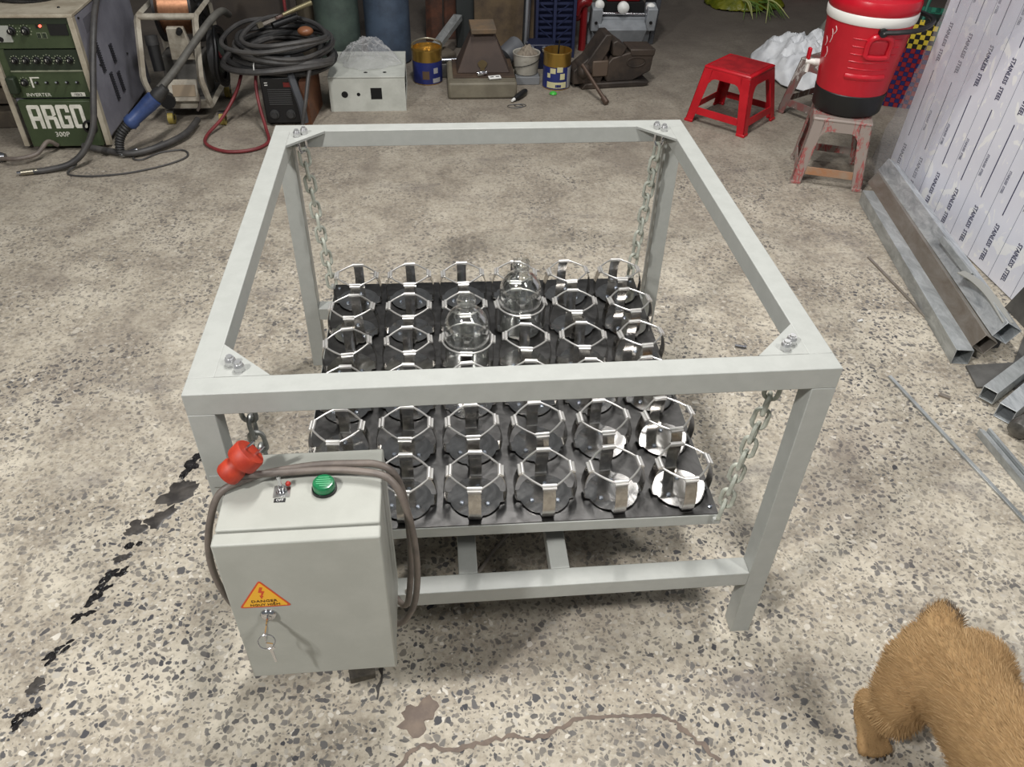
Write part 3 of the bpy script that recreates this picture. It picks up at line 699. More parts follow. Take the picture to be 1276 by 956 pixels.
# woven basket
bk = thing('woven_basket', 'woven plastic strap basket in red, blue, yellow and green behind the cooler', 'basket', (2.36, 2.50, 0), (0, 0, -.42))
bcol = {k: mat('strap_'+k, v, .42) for k, v in dict(red=(150, 36, 46), blue=(38, 44, 104), yellow=(206, 182, 60), black=(30, 30, 28), green=(30, 92, 76), teal=(44, 120, 96)).items()}
BL, BD, BH, cs = .46, .26, .42, .022
for side, (ax, n) in enumerate((((1, 0), int(BL/cs)), ((0, 1), int(BD/cs)), ((-1, 0), int(BL/cs)), ((0, -1), int(BD/cs)))):
    buckets = {k: G() for k in bcol}
    for r in range(int(BH/cs)):
        for c_ in range(n):
            par = (r+c_) % 2; z = (r+.5)*cs; u = (c_+.5)*cs - n*cs/2
            if r >= 13: k = ('yellow' if par else 'black') if (side == 0 and c_ < 9) or (side == 3) else ('green' if par else 'teal')
            else: k = 'red' if par else 'blue'
            off = .003 if par else .0015
            if side == 0: p_, sz = (u, -BD/2-off, z), (cs*.94, .005, cs*(.98 if par else .9))
            elif side == 2: p_, sz = (u, BD/2+off, z), (cs*.94, .005, cs*.94)
            elif side == 1: p_, sz = (BL/2+off, u, z), (.005, cs*.94, cs*.94)
            else: p_, sz = (-BL/2-off, u, z), (.005, cs*.94, cs*.94)
            buckets[k].box(p_, sz)
    for k, g in buckets.items():
        if g.v: o = g.build('woven_strap', bcol[k], bk, 0, world=False); o['kind'] = 'stuff'
G().bb(-BL/2+.002, BL/2-.002, -BD/2+.002, BD/2-.002, .001, BH-.03).build('basket_lining', bcol['black'], bk, 0, world=False)
for y in (-BD/2, BD/2): G().tube(smoothpath([(-.1, y, BH-.01), (-.085, y*.7, BH+.1), (0, y*.6, BH+.15), (.085, y*.7, BH+.1), (.1, y, BH-.01)], 5), .008, 8).build('handle', bcol['green'], bk, 0, world=False)

# ================================================================== stainless sheets in printed film
def film_material():
    t = NT('printed_protective_film'); b = t.b; co = t.coord()
    base = t.ramp(t.noise(co, 2.2, 4, .6), [(.35, lin((220, 221, 231))), (.65, lin((230, 231, 239)))])
    f = t.noise(t.coord((1, 1.0, .8)), 11, 3, .5, 1.6); f2 = t.noise(t.coord((1, 1.6, .7)), 26, 3, .55, 1.2)
    bl = t.math('MAXIMUM', t.math('MULTIPLY', t.math('SUBTRACT', f, .585), 22, True), t.math('MULTIPLY', t.math('SUBTRACT', f2, .645), 26, True))
    t.l(t.mix(t.math('MULTIPLY', bl, .8), base, lin((246, 246, 244))), b.inputs['Base Color'])
    b.inputs['Roughness'].default_value = .32; t.bump(f, .2, .004); return t.m
filmm = film_material()
LEAN = math.radians(2.2)
sh = thing('stainless_sheet', 'stack of stainless sheets in pale printed film leaning at the right', 'steel sheet', (1.795, 1.1, 0), (0, LEAN, 0))
steelE = mat('sheet_edge_steel', (150, 152, 156), .3, 1)
SYA, SYB, SHH = -.58, .535, 1.22
def SB(g, name, m, bevel=0): return g.build(name, m, sh, bevel, world=False)
film = SB(G().bb(0, .0012, SYA, SYB, .004, SHH), 'film_covered_sheet', filmm)
for k in range(3): SB(G().bb(.0016+k*.0022, .0034+k*.0022, SYA-.004*k, SYB+.003-.006*k, .002, SHH), 'sheet', steelE)
ink = mat('navy_print', (40, 42, 78), .5); inkf = mat('faint_print', (128, 130, 146), .5)
def film_text(y, z, size, m):
    me = text_mesh('STAINLESS  STEEL', size, .0002, .0006, 1.02, .60); M = frameM((-.0006, y, z), (0, 0, 1), (0, 1, 0))
    # reads upward along the sheet
    M = Matrix(((0, 0, -1, -.0006), (0, -1, 0, y), (-1, 0, 0, z), (0, 0, 0, 1)))
    me.transform(M); me.materials.clear(); me.materials.append(m); o = link('printed_text', me, film); return o
for k in range(8):
    y = .474-.137*k
    for n_, z0 in enumerate((-.265, .205, .675, 1.145)):
        z1 = min(SHH, z0+.262); z0 = max(.005, z0)
        if z1 > z0: G().bb(-.0008, -.0001, y-.0022, y+.0022, z0, z1).build('printed_line', ink, film, 0, world=False)
    for zt in (.1, .57, 1.04): film_text(y, zt, .030, ink)
    G().bb(-.0007, -.0001, y-.0695, y-.0678, .005, SHH).build('printed_line', inkf, film, 0, world=False)
    for zt in (.30, .77): film_text(y-.082, zt, .017, inkf)
# loose clear plastic wrap over the near end of the stack
def clear_film(name, tint, amt, rough=.12):
    t = NT(name); t.t.nodes.remove(t.b)
    tr = t.n('ShaderNodeBsdfTransparent'); tr.inputs[0].default_value = (*tint, 1)
    gl_ = t.n('ShaderNodeBsdfPrincipled'); gl_.inputs['Base Color'].default_value = (.75, .75, .77, 1); gl_.inputs['Roughness'].default_value = rough
    bp = t.n('ShaderNodeBump'); bp.inputs['Strength'].default_value = .6; bp.inputs['Distance'].default_value = .01; t.l(t.noise(t.coord(), 22, 4, .6, 1), bp.inputs['Height']); t.l(bp.outputs[0], gl_.inputs['Normal'])
    mx = t.n('ShaderNodeMixShader'); lw = t.n('ShaderNodeLayerWeight'); lw.inputs[0].default_value = .35
    t.l(t.math('ADD', t.math('MULTIPLY', lw.outputs['Facing'], .38), amt, True), mx.inputs[0]); t.l(tr.outputs[0], mx.inputs[1]); t.l(gl_.outputs[0], mx.inputs[2]); t.l(mx.outputs[0], t.out.inputs[0])
    return t.m
wrapm = clear_film('clear_wrap', (.86, .86, .88), .10)
g = G(); vs = []; nu, nv = 26, 44
for j in range(nv+1):
    for i in range(nu+1):
        v = j/nv; u = i/nu; z = .02+v*1.05
        yb = 1.69-.10*v*1.4 - .04*math.sin(v*3); ya = 1.30-.16*v+.10*math.sin(v*5)
        y = yb+(ya-yb)*u
        x = 1.772+z*math.tan(LEAN) - .012-.020*abs(noise.noise(Vector((y*7, z*4, 2)))) -.012*abs(noise.noise(Vector((y*16, z*12, 5)))) - .02*(1-u)**3
        vs.append((x, y, z))
g.add(vs, [(j*(nu+1)+i, j*(nu+1)+i+1, (j+1)*(nu+1)+i+1, (j+1)*(nu+1)+i) for j in range(nv) for i in range(nu)], 0, True)
solo(g, 'plastic_wrap', wrapm, 'loose clear plastic wrap hanging over the edge of the stainless sheets', 'plastic wrap', (1.75, 1.45, .02))
# rack the sheets lean on
rk = thing('sheet_rack', 'dark steel rack that the film covered sheets lean against', 'rack', (2.0, 1.0, 0))
rackm = mat('rack_steel', (70, 70, 72), .6, .4)
for y in (.7, 1.45): G().bb(1.865, 1.905, y-.02, y+.02, 0, 1.15).build('post', rackm, rk); G().bb(1.865, 2.3, y-.02, y+.02, 0, .04).build('foot', rackm, rk)
G().bb(1.865, 1.905, .55, 1.6, 1.15, 1.19).build('rail', rackm, rk)

# ================================================================== steel tubes and strips on the floor, right
def galv_mat(name, a, b_, sc=9):
    t = NT(name); b = t.b; co = t.coord((1, .35, 1)); f = t.noise(co, sc*2, 6, .7, .6)
    t.l(t.ramp(f, [(.32, lin(a)), (.68, lin(b_))]), b.inputs['Base Color']); b.inputs['Metallic'].default_value = .55; b.inputs['Roughness'].default_value = .42
    return t.m
gv1 = galv_mat('galvanised_steel', (140, 144, 144), (200, 204, 204), 12); gv2 = galv_mat('rust_stained_galvanised', (128, 118, 106), (158, 152, 144)); gv3 = galv_mat('bright_galvanised', (156, 162, 166), (226, 230, 232), 16)
def sqtube(name, a, b_, s, m, label, roll=0, th=.0022, group=None, s2=None, cat='steel tube', bottom=None):
    a = Vector(a); b_ = Vector(b_); d = (b_-a).normalized(); x = Vector((0, 0, 1)).cross(d).normalized(); z = d.cross(x)
    R = Matrix.Rotation(roll, 3, d); x = R @ x; z = R @ z; s2 = s2 or s
    g = G(); h, h2 = s/2, s2/2
    q = lambda c, k: [c+x*(h-k)*u+z*(h2-k)*v for u, v in ((-1, -1), (1, -1), (1, 1), (-1, 1))]
    o = len(g.v); vs = q(a, 0)+q(b_, 0)+q(a, th)+q(b_, th); fs = []
    for i in range(4):
        j = (i+1) % 4
        fs += [(i, j, 4+j, 4+i), (8+j, 8+i, 12+i, 12+j), (j, i, 8+i, 8+j), (4+i, 4+j, 12+j, 12+i)]
    g.add(vs, fs); return solo(g, name, m, label, cat, (a+b_)/2, .0008, group)
TA, TBk = Vector((1.434, .350, .0265)), Vector((1.605, 1.40, .0265))
sqtube('galvanised_tube', TA, TBk, .052, gv1, 'galvanised square tube lying lowest in the stack of three by the sheets', 0, group='galvanised tubes')
off = Vector((.064, .012, .034)); sqtube('galvanised_tube', TA+off, TBk+off+Vector((0, .06, 0)), .052, gv2, 'rust stained square tube in the middle of the stack of three', .55, group='galvanised tubes')
off = Vector((.126, .022, .066)); sqtube('galvanised_tube', TA+off, TBk+off+Vector((0, .10, 0)), .058, gv3, 'bright galvanised square tube on top of the stack of three', .5, group='galvanised tubes')
# hidden packing the upper tubes rest on
solo(G().prism([(1.475, .42, .001), (1.60, .42, .001), (1.60, .42, .035), (1.56, .42, .03), (1.50, .42, .008)], 0, (.16, 1.0, 0)), 'steel_packing', rackm, 'dark steel packing strip wedged under the stacked tubes', 'steel bar', (1.6, .9, 0))
# small channel and bent strap on the stack
sqtube('small_channel', (1.585, .640, .124), (1.612, .88, .1245), .020, gv1, 'thin short galvanised channel lying on top of the tube stack', .5, .0018, cat='steel channel')
g = G(); pts = smoothpath([(1.558, .66, .128), (1.572, .598, .132), (1.574, .508, .130), (1.558, .385, .121)], 5); rows = []
for k, q in enumerate(pts):
    d = (pts[min(k+1, len(pts)-1)]-pts[max(k-1, 0)]).normalized(); sd = Vector((0, 0, 1)).cross(d).normalized(); wd = .016
    up = d.cross(sd); rows.append([q+sd*wd, q-sd*wd, q-sd*wd+up*.003, q+sd*wd+up*.003])
g.ring_loft(rows, smooth=False); solo(g, 'bent_strap', mat('strap_grey', (160, 160, 154), .45, .3), 'bent grey metal strap lying over the tube ends', 'metal strap', (1.6, .5, .14))
# grey plate and two more tubes at the frame edge
platem2 = mat('dull_plate', (104, 103, 100), .55, .2, (84, 83, 81), 8)
solo(G().prism([(1.445, .335, .0005), (1.425, .235, .0005), (1.62, .22, .0005), (1.90, .42, .0005), (1.74, .50, .0005), (1.60, .34, .0005)], 0, (0, 0, .006)), 'floor_plate', platem2, 'dull grey steel plate lying flat past the open tube ends', 'steel plate', (1.6, .32, 0))
solo(G().prism([(1.748, .635, .001), (1.735, .12, .001), (1.765, .12, .45), (1.772, .50, .45)], 0, (.006, 0, 0)), 'leaning_plate', platem2, 'dull grey steel plate leaning against the film covered sheets at the right edge', 'steel plate', (1.75, .4, 0))
sqtube('galvanised_tube', (1.412, .172, .0285), (1.86, .46, .0285), .042, gv1, 'galvanised tube with closed flank at the right edge, nearer the three stacked tubes', 0, group='galvanised tubes')
sqtube('galvanised_tube', (1.418, .095, .026), (1.86, .39, .026), .048, gv3, 'galvanised tube at the right edge lying nearer the dog', 0, group='galvanised tubes')
dk = mat('dark_wrapped_steel', (84, 82, 78), .35, .3, (130, 128, 122), 12)
for y, lb in ((.022, 'dark film wrapped bar end at the right edge beside the galvanised tube'), (-.060, 'dark film wrapped bar end at the right edge beside the grooved track')):
    g = G(); g.tube(smoothpath([(1.405, y, .028), (1.42, y+.008, .03), (1.50, y+.04, .036), (1.70, y+.14, .036)], 4), [.012, .02, .026, .028, .03, .031, .031, .031, .031, .031, .031, .031, .031][:13], 10); solo(g, 'wrapped_bar', dk, lb, 'steel bar', (1.5, y, 0), group='wrapped bar ends')
# grooved track
tk = thing('grooved_track', 'grooved grey steel track lying on the floor at the right edge', 'steel track', (1.33, -.08, 0))
a, b_ = Vector((1.333, .045, 0)), Vector((1.345, -.30, 0))
for k, (o_, w_, h_) in enumerate(((-.013, .008, .022), (-.004, .006, .012), (.004, .006, .018), (.013, .008, .022))):
    d = (b_-a).normalized(); sd = Vector((d.y, -d.x, 0)); p0 = a+sd*o_; p1 = b_+sd*o_
    G().prism([p0-sd*w_/2, p0+sd*w_/2, p0+sd*w_/2+Vector((0, 0, h_)), p0-sd*w_/2+Vector((0, 0, h_))], 0, p1-p0).build('flange', gv1, tk)
def flatbar(a, b_, w_, h_, m, label, name='steel_strip'):
    a = Vector(a); b_ = Vector(b_); d = (b_-a).normalized(); sd = Vector((d.y, -d.x, 0)).normalized()*w_/2
    return solo(G().prism([a-sd, a+sd, a+sd+Vector((0, 0, h_)), a-sd+Vector((0, 0, h_))], 0, b_-a), name, m, label, 'steel strip', (a+b_)/2, .0005, 'steel strips')
flatbar((1.19, .303, .0005), (1.275, -.31, .0005), .011, .006, gv1, 'long thin steel strip lying on the open floor past the frame')
flatbar((1.427, .975, .0005), (1.458, .50, .0005), .010, .005, gv2, 'short brown steel strip poking from under the tube stack')
solo(G().box((1.31, .205, .003), (.03, .014, .005), (0, 0, -.7)), 'metal_offcut', gv2, 'tiny flat metal offcut near the galvanised tube ends', 'offcut', (1.31, .205, 0))
solo(G().cyl((1.215, .582, .004), (1.232, .588, .004), .004, None, 10), 'white_stub', white, 'tiny white stub on the floor past the frame corner', 'stub', (1.223, .585, 0))
solo(G().cyl((.775, .478, .005), (.808, .468, .005), .0045, None, 10), 'metal_pin', steelE, 'tiny metal pin on the floor seen through the frame top', 'pin', (.79, .473, 0))

# ================================================================== puppy (rear end in view)
def dog():
    g = G()
    def chain(pts, n=14):
        # dense overlapping spheres, merged afterwards into one skin
        for k in range(len(pts)-1):
            (a, ra), (b_, rb) = pts[k], pts[k+1]; a = Vector(a); b_ = Vector(b_); m = max(2, int((b_-a).length/(.35*min(ra, rb)))+1)
            for i in range(m+1):
                t_ = i/m; g.sphere(a.lerp(b_, t_), ra+(rb-ra)*t_, n, 9)
    cx = .742
    chain([((cx-.012, -.740, .205), .062), ((cx-.008, -.780, .215), .077), ((cx, -.86, .22), .078), ((cx+.008, -.95, .225), .092), ((cx+.014, -1.04, .235), .104), ((cx+.02, -1.10, .25), .088), ((cx+.022, -1.16, .30), .072), ((cx+.022, -1.21, .335), .075), ((cx+.022, -1.245, .335), .068), ((cx+.022, -1.30, .315), .040), ((cx+.022, -1.325, .312), .034)])
    for s in (-1, 1):
        fx = -.003 if s < 0 else .0
        chain([((cx+s*.050, -.765, .205), .062), ((cx+s*.076, -.785, .165), .054), ((cx+s*.088, -.800, .125), .040), ((cx+s*.092, -.768, .090), .027), ((cx+s*.092, -.738, .066), .0205), ((cx+s*.092+fx, -.742, .044), .0178), ((cx+s*.090+fx, -.756, .026), .0195), ((cx+s*.088+fx, -.780, .021), .0225)])
        for t_ in (-1.5, -.5, .5, 1.5): chain([((cx+s*.088+fx+t_*.0115, -.788, .017), .0115), ((cx+s*.088+fx+t_*.0150, -.815+abs(t_)*.005, .0125), .0112)], 12)
        chain([((cx+.012+s*.060, -1.03, .20), .058), ((cx+.012+s*.068, -1.02, .13), .034), ((cx+.012+s*.068, -1.025, .06), .025), ((cx+.012+s*.068, -1.03, .025), .023), ((cx+.012+s*.068, -1.055, .018), .022)])
        chain([((cx+.022+s*.055, -1.20, .39), .026), ((cx+.022+s*.075, -1.205, .37), .022), ((cx+.022+s*.085, -1.215, .325), .018)])
    chain([((cx-.004, -.715, .232), .038), ((cx+.006, -.700, .240), .033), ((cx+.016, -.692, .243), .028), ((cx+.030, -.694, .242), .020)])
    me = g.mesh('puppy', []); o = bpy.data.objects.new('tmp', me); C.objects.link(o)
    r = o.modifiers.new('r', 'REMESH'); r.mode = 'VOXEL'; r.voxel_size = .004; r.use_smooth_shade = True
    s_ = o.modifiers.new('s', 'SMOOTH'); s_.factor = .5; s_.iterations = 7
    bpy.context.view_layer.update()
    me2 = bpy.data.meshes.new_from_object(o.evaluated_get(bpy.context.evaluated_depsgraph_get())); bpy.data.objects.remove(o)
    return me2
t = NT('puppy_coat'); b = t.b; f = t.noise(t.coord((1, .5, 1)), 14, 5, .6)
coat = t.ramp(f, [(.3, lin((140, 110, 74))), (.7, lin((168, 138, 98)))]); t.l(coat, b.inputs['Base Color']); b.inputs['Roughness'].default_value = .85; b.inputs['Specular IOR Level'].default_value = .15
t.bump(t.noise(t.coord((1, .3, 1)), 160, 3), .5, .003)
dme = dog(); dl = Vector((.742, -.86, 0)); dme.transform(Matrix.Translation(-dl)); dme.materials.clear(); dme.materials.append(t.m)
for p_ in dme.polygons: p_.use_smooth = True
pup = link('puppy', dme, None, 0, loc=dl+Vector((0, .03, 0))); tag(pup, 'tan short haired puppy seen from behind at the lower right', 'dog')
furd = [mat('fur_%d' % k, c, .8, spec=.15) for k, c in enumerate(((160, 130, 92), (150, 121, 84), (174, 145, 106), (98, 84, 70)))]
g = G(); rnd = random.Random(21); polys = [p_ for p_ in dme.polygons]; verts = dme.vertices
wts = [p_.area for p_ in polys]
for p_ in rnd.choices(polys, wts, k=42000):
    vs = [verts[i].co for i in p_.vertices]; a, b_ = rnd.random(), rnd.random()
    q = vs[0].lerp(vs[1], a).lerp(vs[-1].lerp(vs[2], a) if len(vs) > 3 else vs[-1], b_); nn = p_.normal
    wz = q + dl
    if wz.z < .05 or wz.y < -1.14: ln = .004
    elif wz.z < .11: ln = .008
    else: ln = rnd.uniform(.010, .018)
    flow = Vector((0, 1, -.35)) if wz.z > .15 else Vector((0, .3, -1))
    if wz.y > -.69 and wz.z > .22: flow = Vector((.2, .5, .5)); ln *= 1.2
    flow = (flow-nn*flow.dot(nn)); flow = flow.normalized() if flow.length > 1e-4 else nn.orthogonal()
    d = (flow*.86 + nn*rnd.uniform(.3, .6) + Vector((rnd.uniform(-.25, .25), rnd.uniform(-.25, .25), rnd.uniform(-.2, .2)))).normalized()
    sd = d.cross(nn); sd = sd.normalized()*.0007 if sd.length > 1e-5 else Vector((.0009, 0, 0))
    k = 3 if (wz.y > -.715 and wz.z > .225 and wz.x > .757 and rnd.random() < .8) else rnd.choices((0, 1, 2), (5, 3, 2))[0]
    st = q-nn*.002
    g.add([st-sd, st+sd, q+d*ln*.6+sd*.7-nn*.001, q+d*ln, q+d*ln*.6-sd*.7-nn*.001], [(0, 1, 2, 3, 4)], k)
me = bpy.data.meshes.new('fur'); me.from_pydata([tuple(v) for v in g.v], [], g.f)
for m_ in furd: me.materials.append(m_)
me.polygons.foreach_set('material_index', g.mi)
fo = link('fur', me, pup); fo['kind'] = 'stuff'
clawm = mat('claw_dark', (46, 40, 36), .5)
for s in (-1, 1):
    for t_ in (-1.5, -.5, .5, 1.5):
        q = Vector((.742+s*.088+t_*.0150, -.824+abs(t_)*.005, .0095)) - dl
        G().tube([q, q+Vector((0, -.003, .0)), q+Vector((0, -.0055, -.003))], [.0018, .0014, .0006], 6).build('claw', clawm, pup, world=False)


# ================================================================== welding machine
wgreen = mat('welder_green', (66, 78, 52), .5, 0, (56, 68, 44), 8); wgreen_d = mat('welder_dark_green', (38, 48, 34), .5)
wbeige = mat('welder_beige', (176, 168, 150), .55, 0, (150, 140, 122), 9); wgrey = mat('welder_side_grey', (136, 136, 146), .5, 0, (118, 118, 128), 5)
wprint = mat('off_white_print', (226, 224, 212), .55, 0, (206, 204, 192), 40)
wd_ = thing('welding_machine', 'green fronted inverter welding machine with large white lettering', 'welding machine', (-1.71, 2.40, 0))
WX0, WX1, WY0, WY1, WZ0, WZ1 = -1.880, -1.520, 2.062, 2.78, .035, .548
def WB(x0, x1, y0, y1, z0, z1, name, m, par=None, bevel=0): return G().bb(x0, x1, y0, y1, z0, z1).build(name, m, par or wd_, bevel)
WB(WX0+.006, WX1-.006, WY0+.03, WY1, WZ0, WZ1-.012, 'casing', wgrey, None, .003)
side = WB(WX1-.006, WX1-.002, WY0+.024, WY1-.004, WZ0+.01, WZ1-.016, 'side_panel', wgrey)
top = WB(WX0, WX1, WY0, WY1, WZ1-.012, WZ1, 'top_panel', wbeige, None, .002)
WB(WX1-.022, WX1, WY0, WY0+.03, WZ0-.02, WZ1-.012, 'front_post', wbeige, None, .002)
WB(WX0, WX0+.022, WY0, WY0+.03, WZ0-.02, WZ1-.012, 'front_post', wbeige, None, .002)
PXa, PXb = WX0+.022, WX1-.022
p1 = WB(PXa, PXb, WY0+.012, WY0+.03, .418, WZ1-.012, 'meter_panel', wgreen)
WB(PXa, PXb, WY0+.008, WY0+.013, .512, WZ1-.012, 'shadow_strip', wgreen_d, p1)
p2 = WB(PXa+.03, PXb, WY0+.012, WY0+.03, .332, .412, 'knob_panel', wgreen_d)
WB(PXa, PXa+.03, WY0+.016, WY0+.03, .22, .415, 'panel_edge', wgreen)
p3 = WB(PXa+.03, PXb, WY0+.012, WY0+.03, .220, .330, 'switch_panel', wgreen)
WB(PXa+.03, PXb, WY0+.009, WY0+.013, .326, .332, 'trim_strip', mat('trim_grey', (134, 138, 118), .5), p3)
dp = WB(PXa+.022, PXb-.003, WY0-.018, WY0+.012, .020, .215, 'lower_door', wgreen, None, .003)
def knob(x, z, r, par, y=WY0+.012):
    k = G().lathe([(r, 0), (r*.96, .004), (r*.72, .006), (r*.66, .02), (r*.5, .022), (0, .022)], (x, y, z), 18, axis=Matrix.Rotation(PI/2, 3, 'X')).build('knob', black, par)
    G().bb(x-.0012, x+.0012, y-.0226, y-.0218, z, z+r*.6).build('pointer', wprint, k)
    for q in range(9):
        a = math.radians(-40+q*32.5); G().box((x+math.cos(a)*r*1.32, y-.0006, z+math.sin(a)*r*1.32), (.0035, .0012, .0035)).build('scale_mark', mat('scale_grey', (150, 156, 132), .5), par)
mt = WB(PXa-.002, PXa+.082, WY0+.006, WY0+.012, .444, .506, 'meter', mat('meter_face', (168, 170, 162), .35), p1)
G().cyl((PXa+.04, WY0+.005, .455), (PXa+.04, WY0+.003, .455), .010, .009, 16).build('meter_hub', black, mt)
G().tube([(PXa+.04, WY0+.0045, .455), (PXa+.018, WY0+.0045, .490)], .0009, 5).build('needle', black, mt)
for x in (-1.770, -1.717): knob(x, .486, .0165, p1)
G().cyl((-1.655, WY0+.012, .504), (-1.655, WY0+.006, .504), .005, None, 12).build('red_indicator', mat('indicator_red', (255, 96, 80), .3, emit=2.5), p1)
WB(-1.672, -1.666, WY0+.008, WY0+.012, .496, .508, 'button', black, p1)
for x in (-1.671, -1.650): WB(x-.008, x+.008, WY0+.0105, WY0+.012, .456, .478, 'button_frame', mat('scale_grey', (150, 156, 132), .5), p1); WB(x-.0068, x+.0068, WY0+.0095, WY0+.0108, .4573, .4767, 'button_face', wgreen_d, p1)
WB(-1.628, -1.556, WY0+.009, WY0+.012, .468, .515, 'display', black, p1)
for k in range(6): knob(-1.797+k*.0425, .372, .0135 if k != 3 else .016, p2)
for k in range(5):
    x = -1.742+k*.040; z = .282
    G().cyl((x, WY0+.012, z), (x, WY0+.006, z), .0062, None, 10).build('switch_collar', black, p3)
    G().tube([(x, WY0+.008, z), (x+.004, WY0-.012, z+.008)], [.0028, .0036], 8).build('toggle', chrome, p3)
G().prism([(-1.765, WY0+.011, .305), (-1.758, WY0+.011, .305), (-1.758, WY0+.011, .262), (-1.765, WY0+.011, .262)], 0, (0, -.001, 0)).build('print_bar', wprint, p3)
WB(-1.758, -1.728, WY0+.0105, WY0+.0115, .300, .305, 'print_bar', wprint, p3)
knob(-1.790, .284, .0150, p3)
lv = WB(PXa+.008, PXa+.044, WY0-.022, WY0+.012, .245, .312, 'cable_lug_cover', wgreen_d, None, .006)
put_text('lettering', 'INVERTER', .020, frameM((-1.752, WY0+.0115, .2315), (1, 0, 0), (0, 0, 1)), wprint, p3, 0, 1, 1.1)
tagp = WB(-1.622, -1.566, WY0+.0105, WY0+.012, .224, .240, 'number_tag', wprint, p3)
put_text('number', '12212', .013, frameM((-1.594, WY0+.0098, .232), (1, 0, 0), (0, 0, 1)), black, tagp, .0002)
# block lettering ARGO
def block(name, glyph, x, z, w_, h_):
    for k, poly in enumerate(glyph):
        G().prism([(x+u*w_, WY0-.0182, z+v*h_) for u, v in poly], 0, (0, -.0009, 0)).build('lettering', wprint, dp)
S = .30
A_ = [[(0, 0), (S, 0), (S, .34), (1-S, .34), (1-S, 0), (1, 0), (1, .93), (.93, 1), (.1, 1), (0, .93)]]
def merge(g_, *polys): return list(polys)
rect = lambda a, b_, c, d: [(a, c), (b_, c), (b_, d), (a, d)]
GL = {'A': [[(0, 0), (S, 0), (S, 1), (.08, 1), (0, .93)], [(1-S, 0), (1, 0), (1, .93), (.92, 1), (1-S, 1)], rect(S, 1-S, .84, 1), rect(S, 1-S, .34, .52)],
      'R': [rect(0, S, 0, 1), [(1-S, .5), (1, .58), (1, .92), (.9, 1), (1-S, 1)], rect(S, 1-S, .84, 1), rect(S, 1-S, .38, .54), [(1-S, .0), (1.06, 0), (1.0, .42), (.95, .5), (1-S, .5)]],
      'G': [[(0, .07), (.08, 0), (S, 0), (S, 1), (.08, 1), (0, .93)], [(1-S, 0), (.92, 0), (1, .07), (1, .54), (1-S, .54)], rect(S, 1-S, .84, 1), rect(S, 1-S, 0, .16), [(1-S, .68), (1, .68), (1, .93), (.92, 1), (1-S, 1)], rect(.52, 1-S, .40, .54)],
      'O': [[(0, .07), (.08, 0), (S, 0), (S, 1), (.08, 1), (0, .93)], [(1-S, 0), (.92, 0), (1, .07), (1, .93), (.92, 1), (1-S, 1)], rect(S, 1-S, .84, 1), rect(S, 1-S, 0, .16)]}
for k, ch_ in enumerate('ARGO'): block(ch_, GL[ch_], -1.806+k*.0572, .100, .0505, .100)
put_text('lettering', '300P', .030, frameM((-1.698, WY0-.0185, .073), (1, 0, 0), (0, 0, 1)), wprint, dp, 0)
hl = G().lathe([(.030, 0), (.030, .006), (.022, .007), (.0215, .0), (0, .0)], (-1.575, WY0-.018, .105), 22, axis=Matrix.Rotation(PI/2, 3, 'X')).build('cable_port', black, dp)
# louvres of the side panel: each slot pressed out
lou = mat('louvre_shadow', (44, 44, 50), .7)
for (ya, za, n) in ((2.20, .405, 13), (2.27, .250, 12), (2.355, .345, 8), (2.36, .225, 9)):
    for k in range(n):
        z = za-k*.0105; y = ya+k*.0012
        G().prism([(WX1-.002, y, z), (WX1-.002, y+.034, z), (WX1+.003, y+.034, z-.002), (WX1+.003, y, z-.002)], 0, (0, 0, -.0045)).build('louvre', lou, side)
G().bb(WX1-.002, WX1-.0012, 2.165, 2.285, .448, .505).build('rating_plate', mat('worn_plate', (98, 98, 106), .6), side)
for y, z in ((2.12, .52), (2.20, .31), (2.55, .25)): G().cyl((WX1-.002, y, z), (WX1+.004, y, z), .005, .004, 10).build('panel_screw', black, side)
G().cyl((-1.60, WY0+.10, WZ1), (-1.60, WY0+.10, WZ1+.004), .006, .005, 10).build('panel_screw', black, top)
# skid feet
for x in (WX0+.05, WX1-.05): WB(x-.02, x+.02, WY0+.05, WY1-.05, 0, WZ0, 'skid', black)

# cable coil on top of the machine
cc = thing('cable_coil', 'coil of black cable lying on top of the green welding machine', 'cable', (-1.76, 2.38, WZ1+.014))
for k in range(5):
    r = .105+.012*(k % 3); z = WZ1+.011+.014*k
    G().tube([(-1.78+r*1.2*math.cos(a)+.01*k, 2.33+r*math.sin(a)+.008*k, z+.004*math.sin(2*a+k)) for a in [2*PI*i/28 for i in range(28)]], .0105, 8, True).build('cable_loop', blackrub, cc)
def cable(name, pts, r, m, label, cat='cable', n=10, k=7, group=None):
    P = smoothpath(pts, k); return solo(G().tube(P, r, n), name, m, label, cat, P[len(P)//2], group=group)
cabm = mat('dark_cable', (58, 57, 57), .5, 0, (74, 72, 70), 12)
o = cable('welding_cable', [(-1.60, 2.62, .58), (-1.51, 2.46, .60), (-1.475, 2.18, .52), (-1.475, 2.04, .40), (-1.487, 1.955, .27), (-1.51, 1.905, .15), (-1.56, 1.868, .07), (-1.62, 1.845, .028), (-1.70, 1.825, .014), (-1.755, 1.81, .013)], .0125, cabm, 'thick dark welding cable hanging down in front of the welding machine')
brass = mat('dull_brass', (150, 144, 128), .35, .8)
G().cyl((-1.74, 1.815, .014), (-1.80, 1.80, .014), .0125, .011, 14).build('cable_end', brass, o); G().cyl((-1.80, 1.80, .014), (-1.815, 1.797, .014), .008, .007, 12).build('cable_tip', chrome, o)
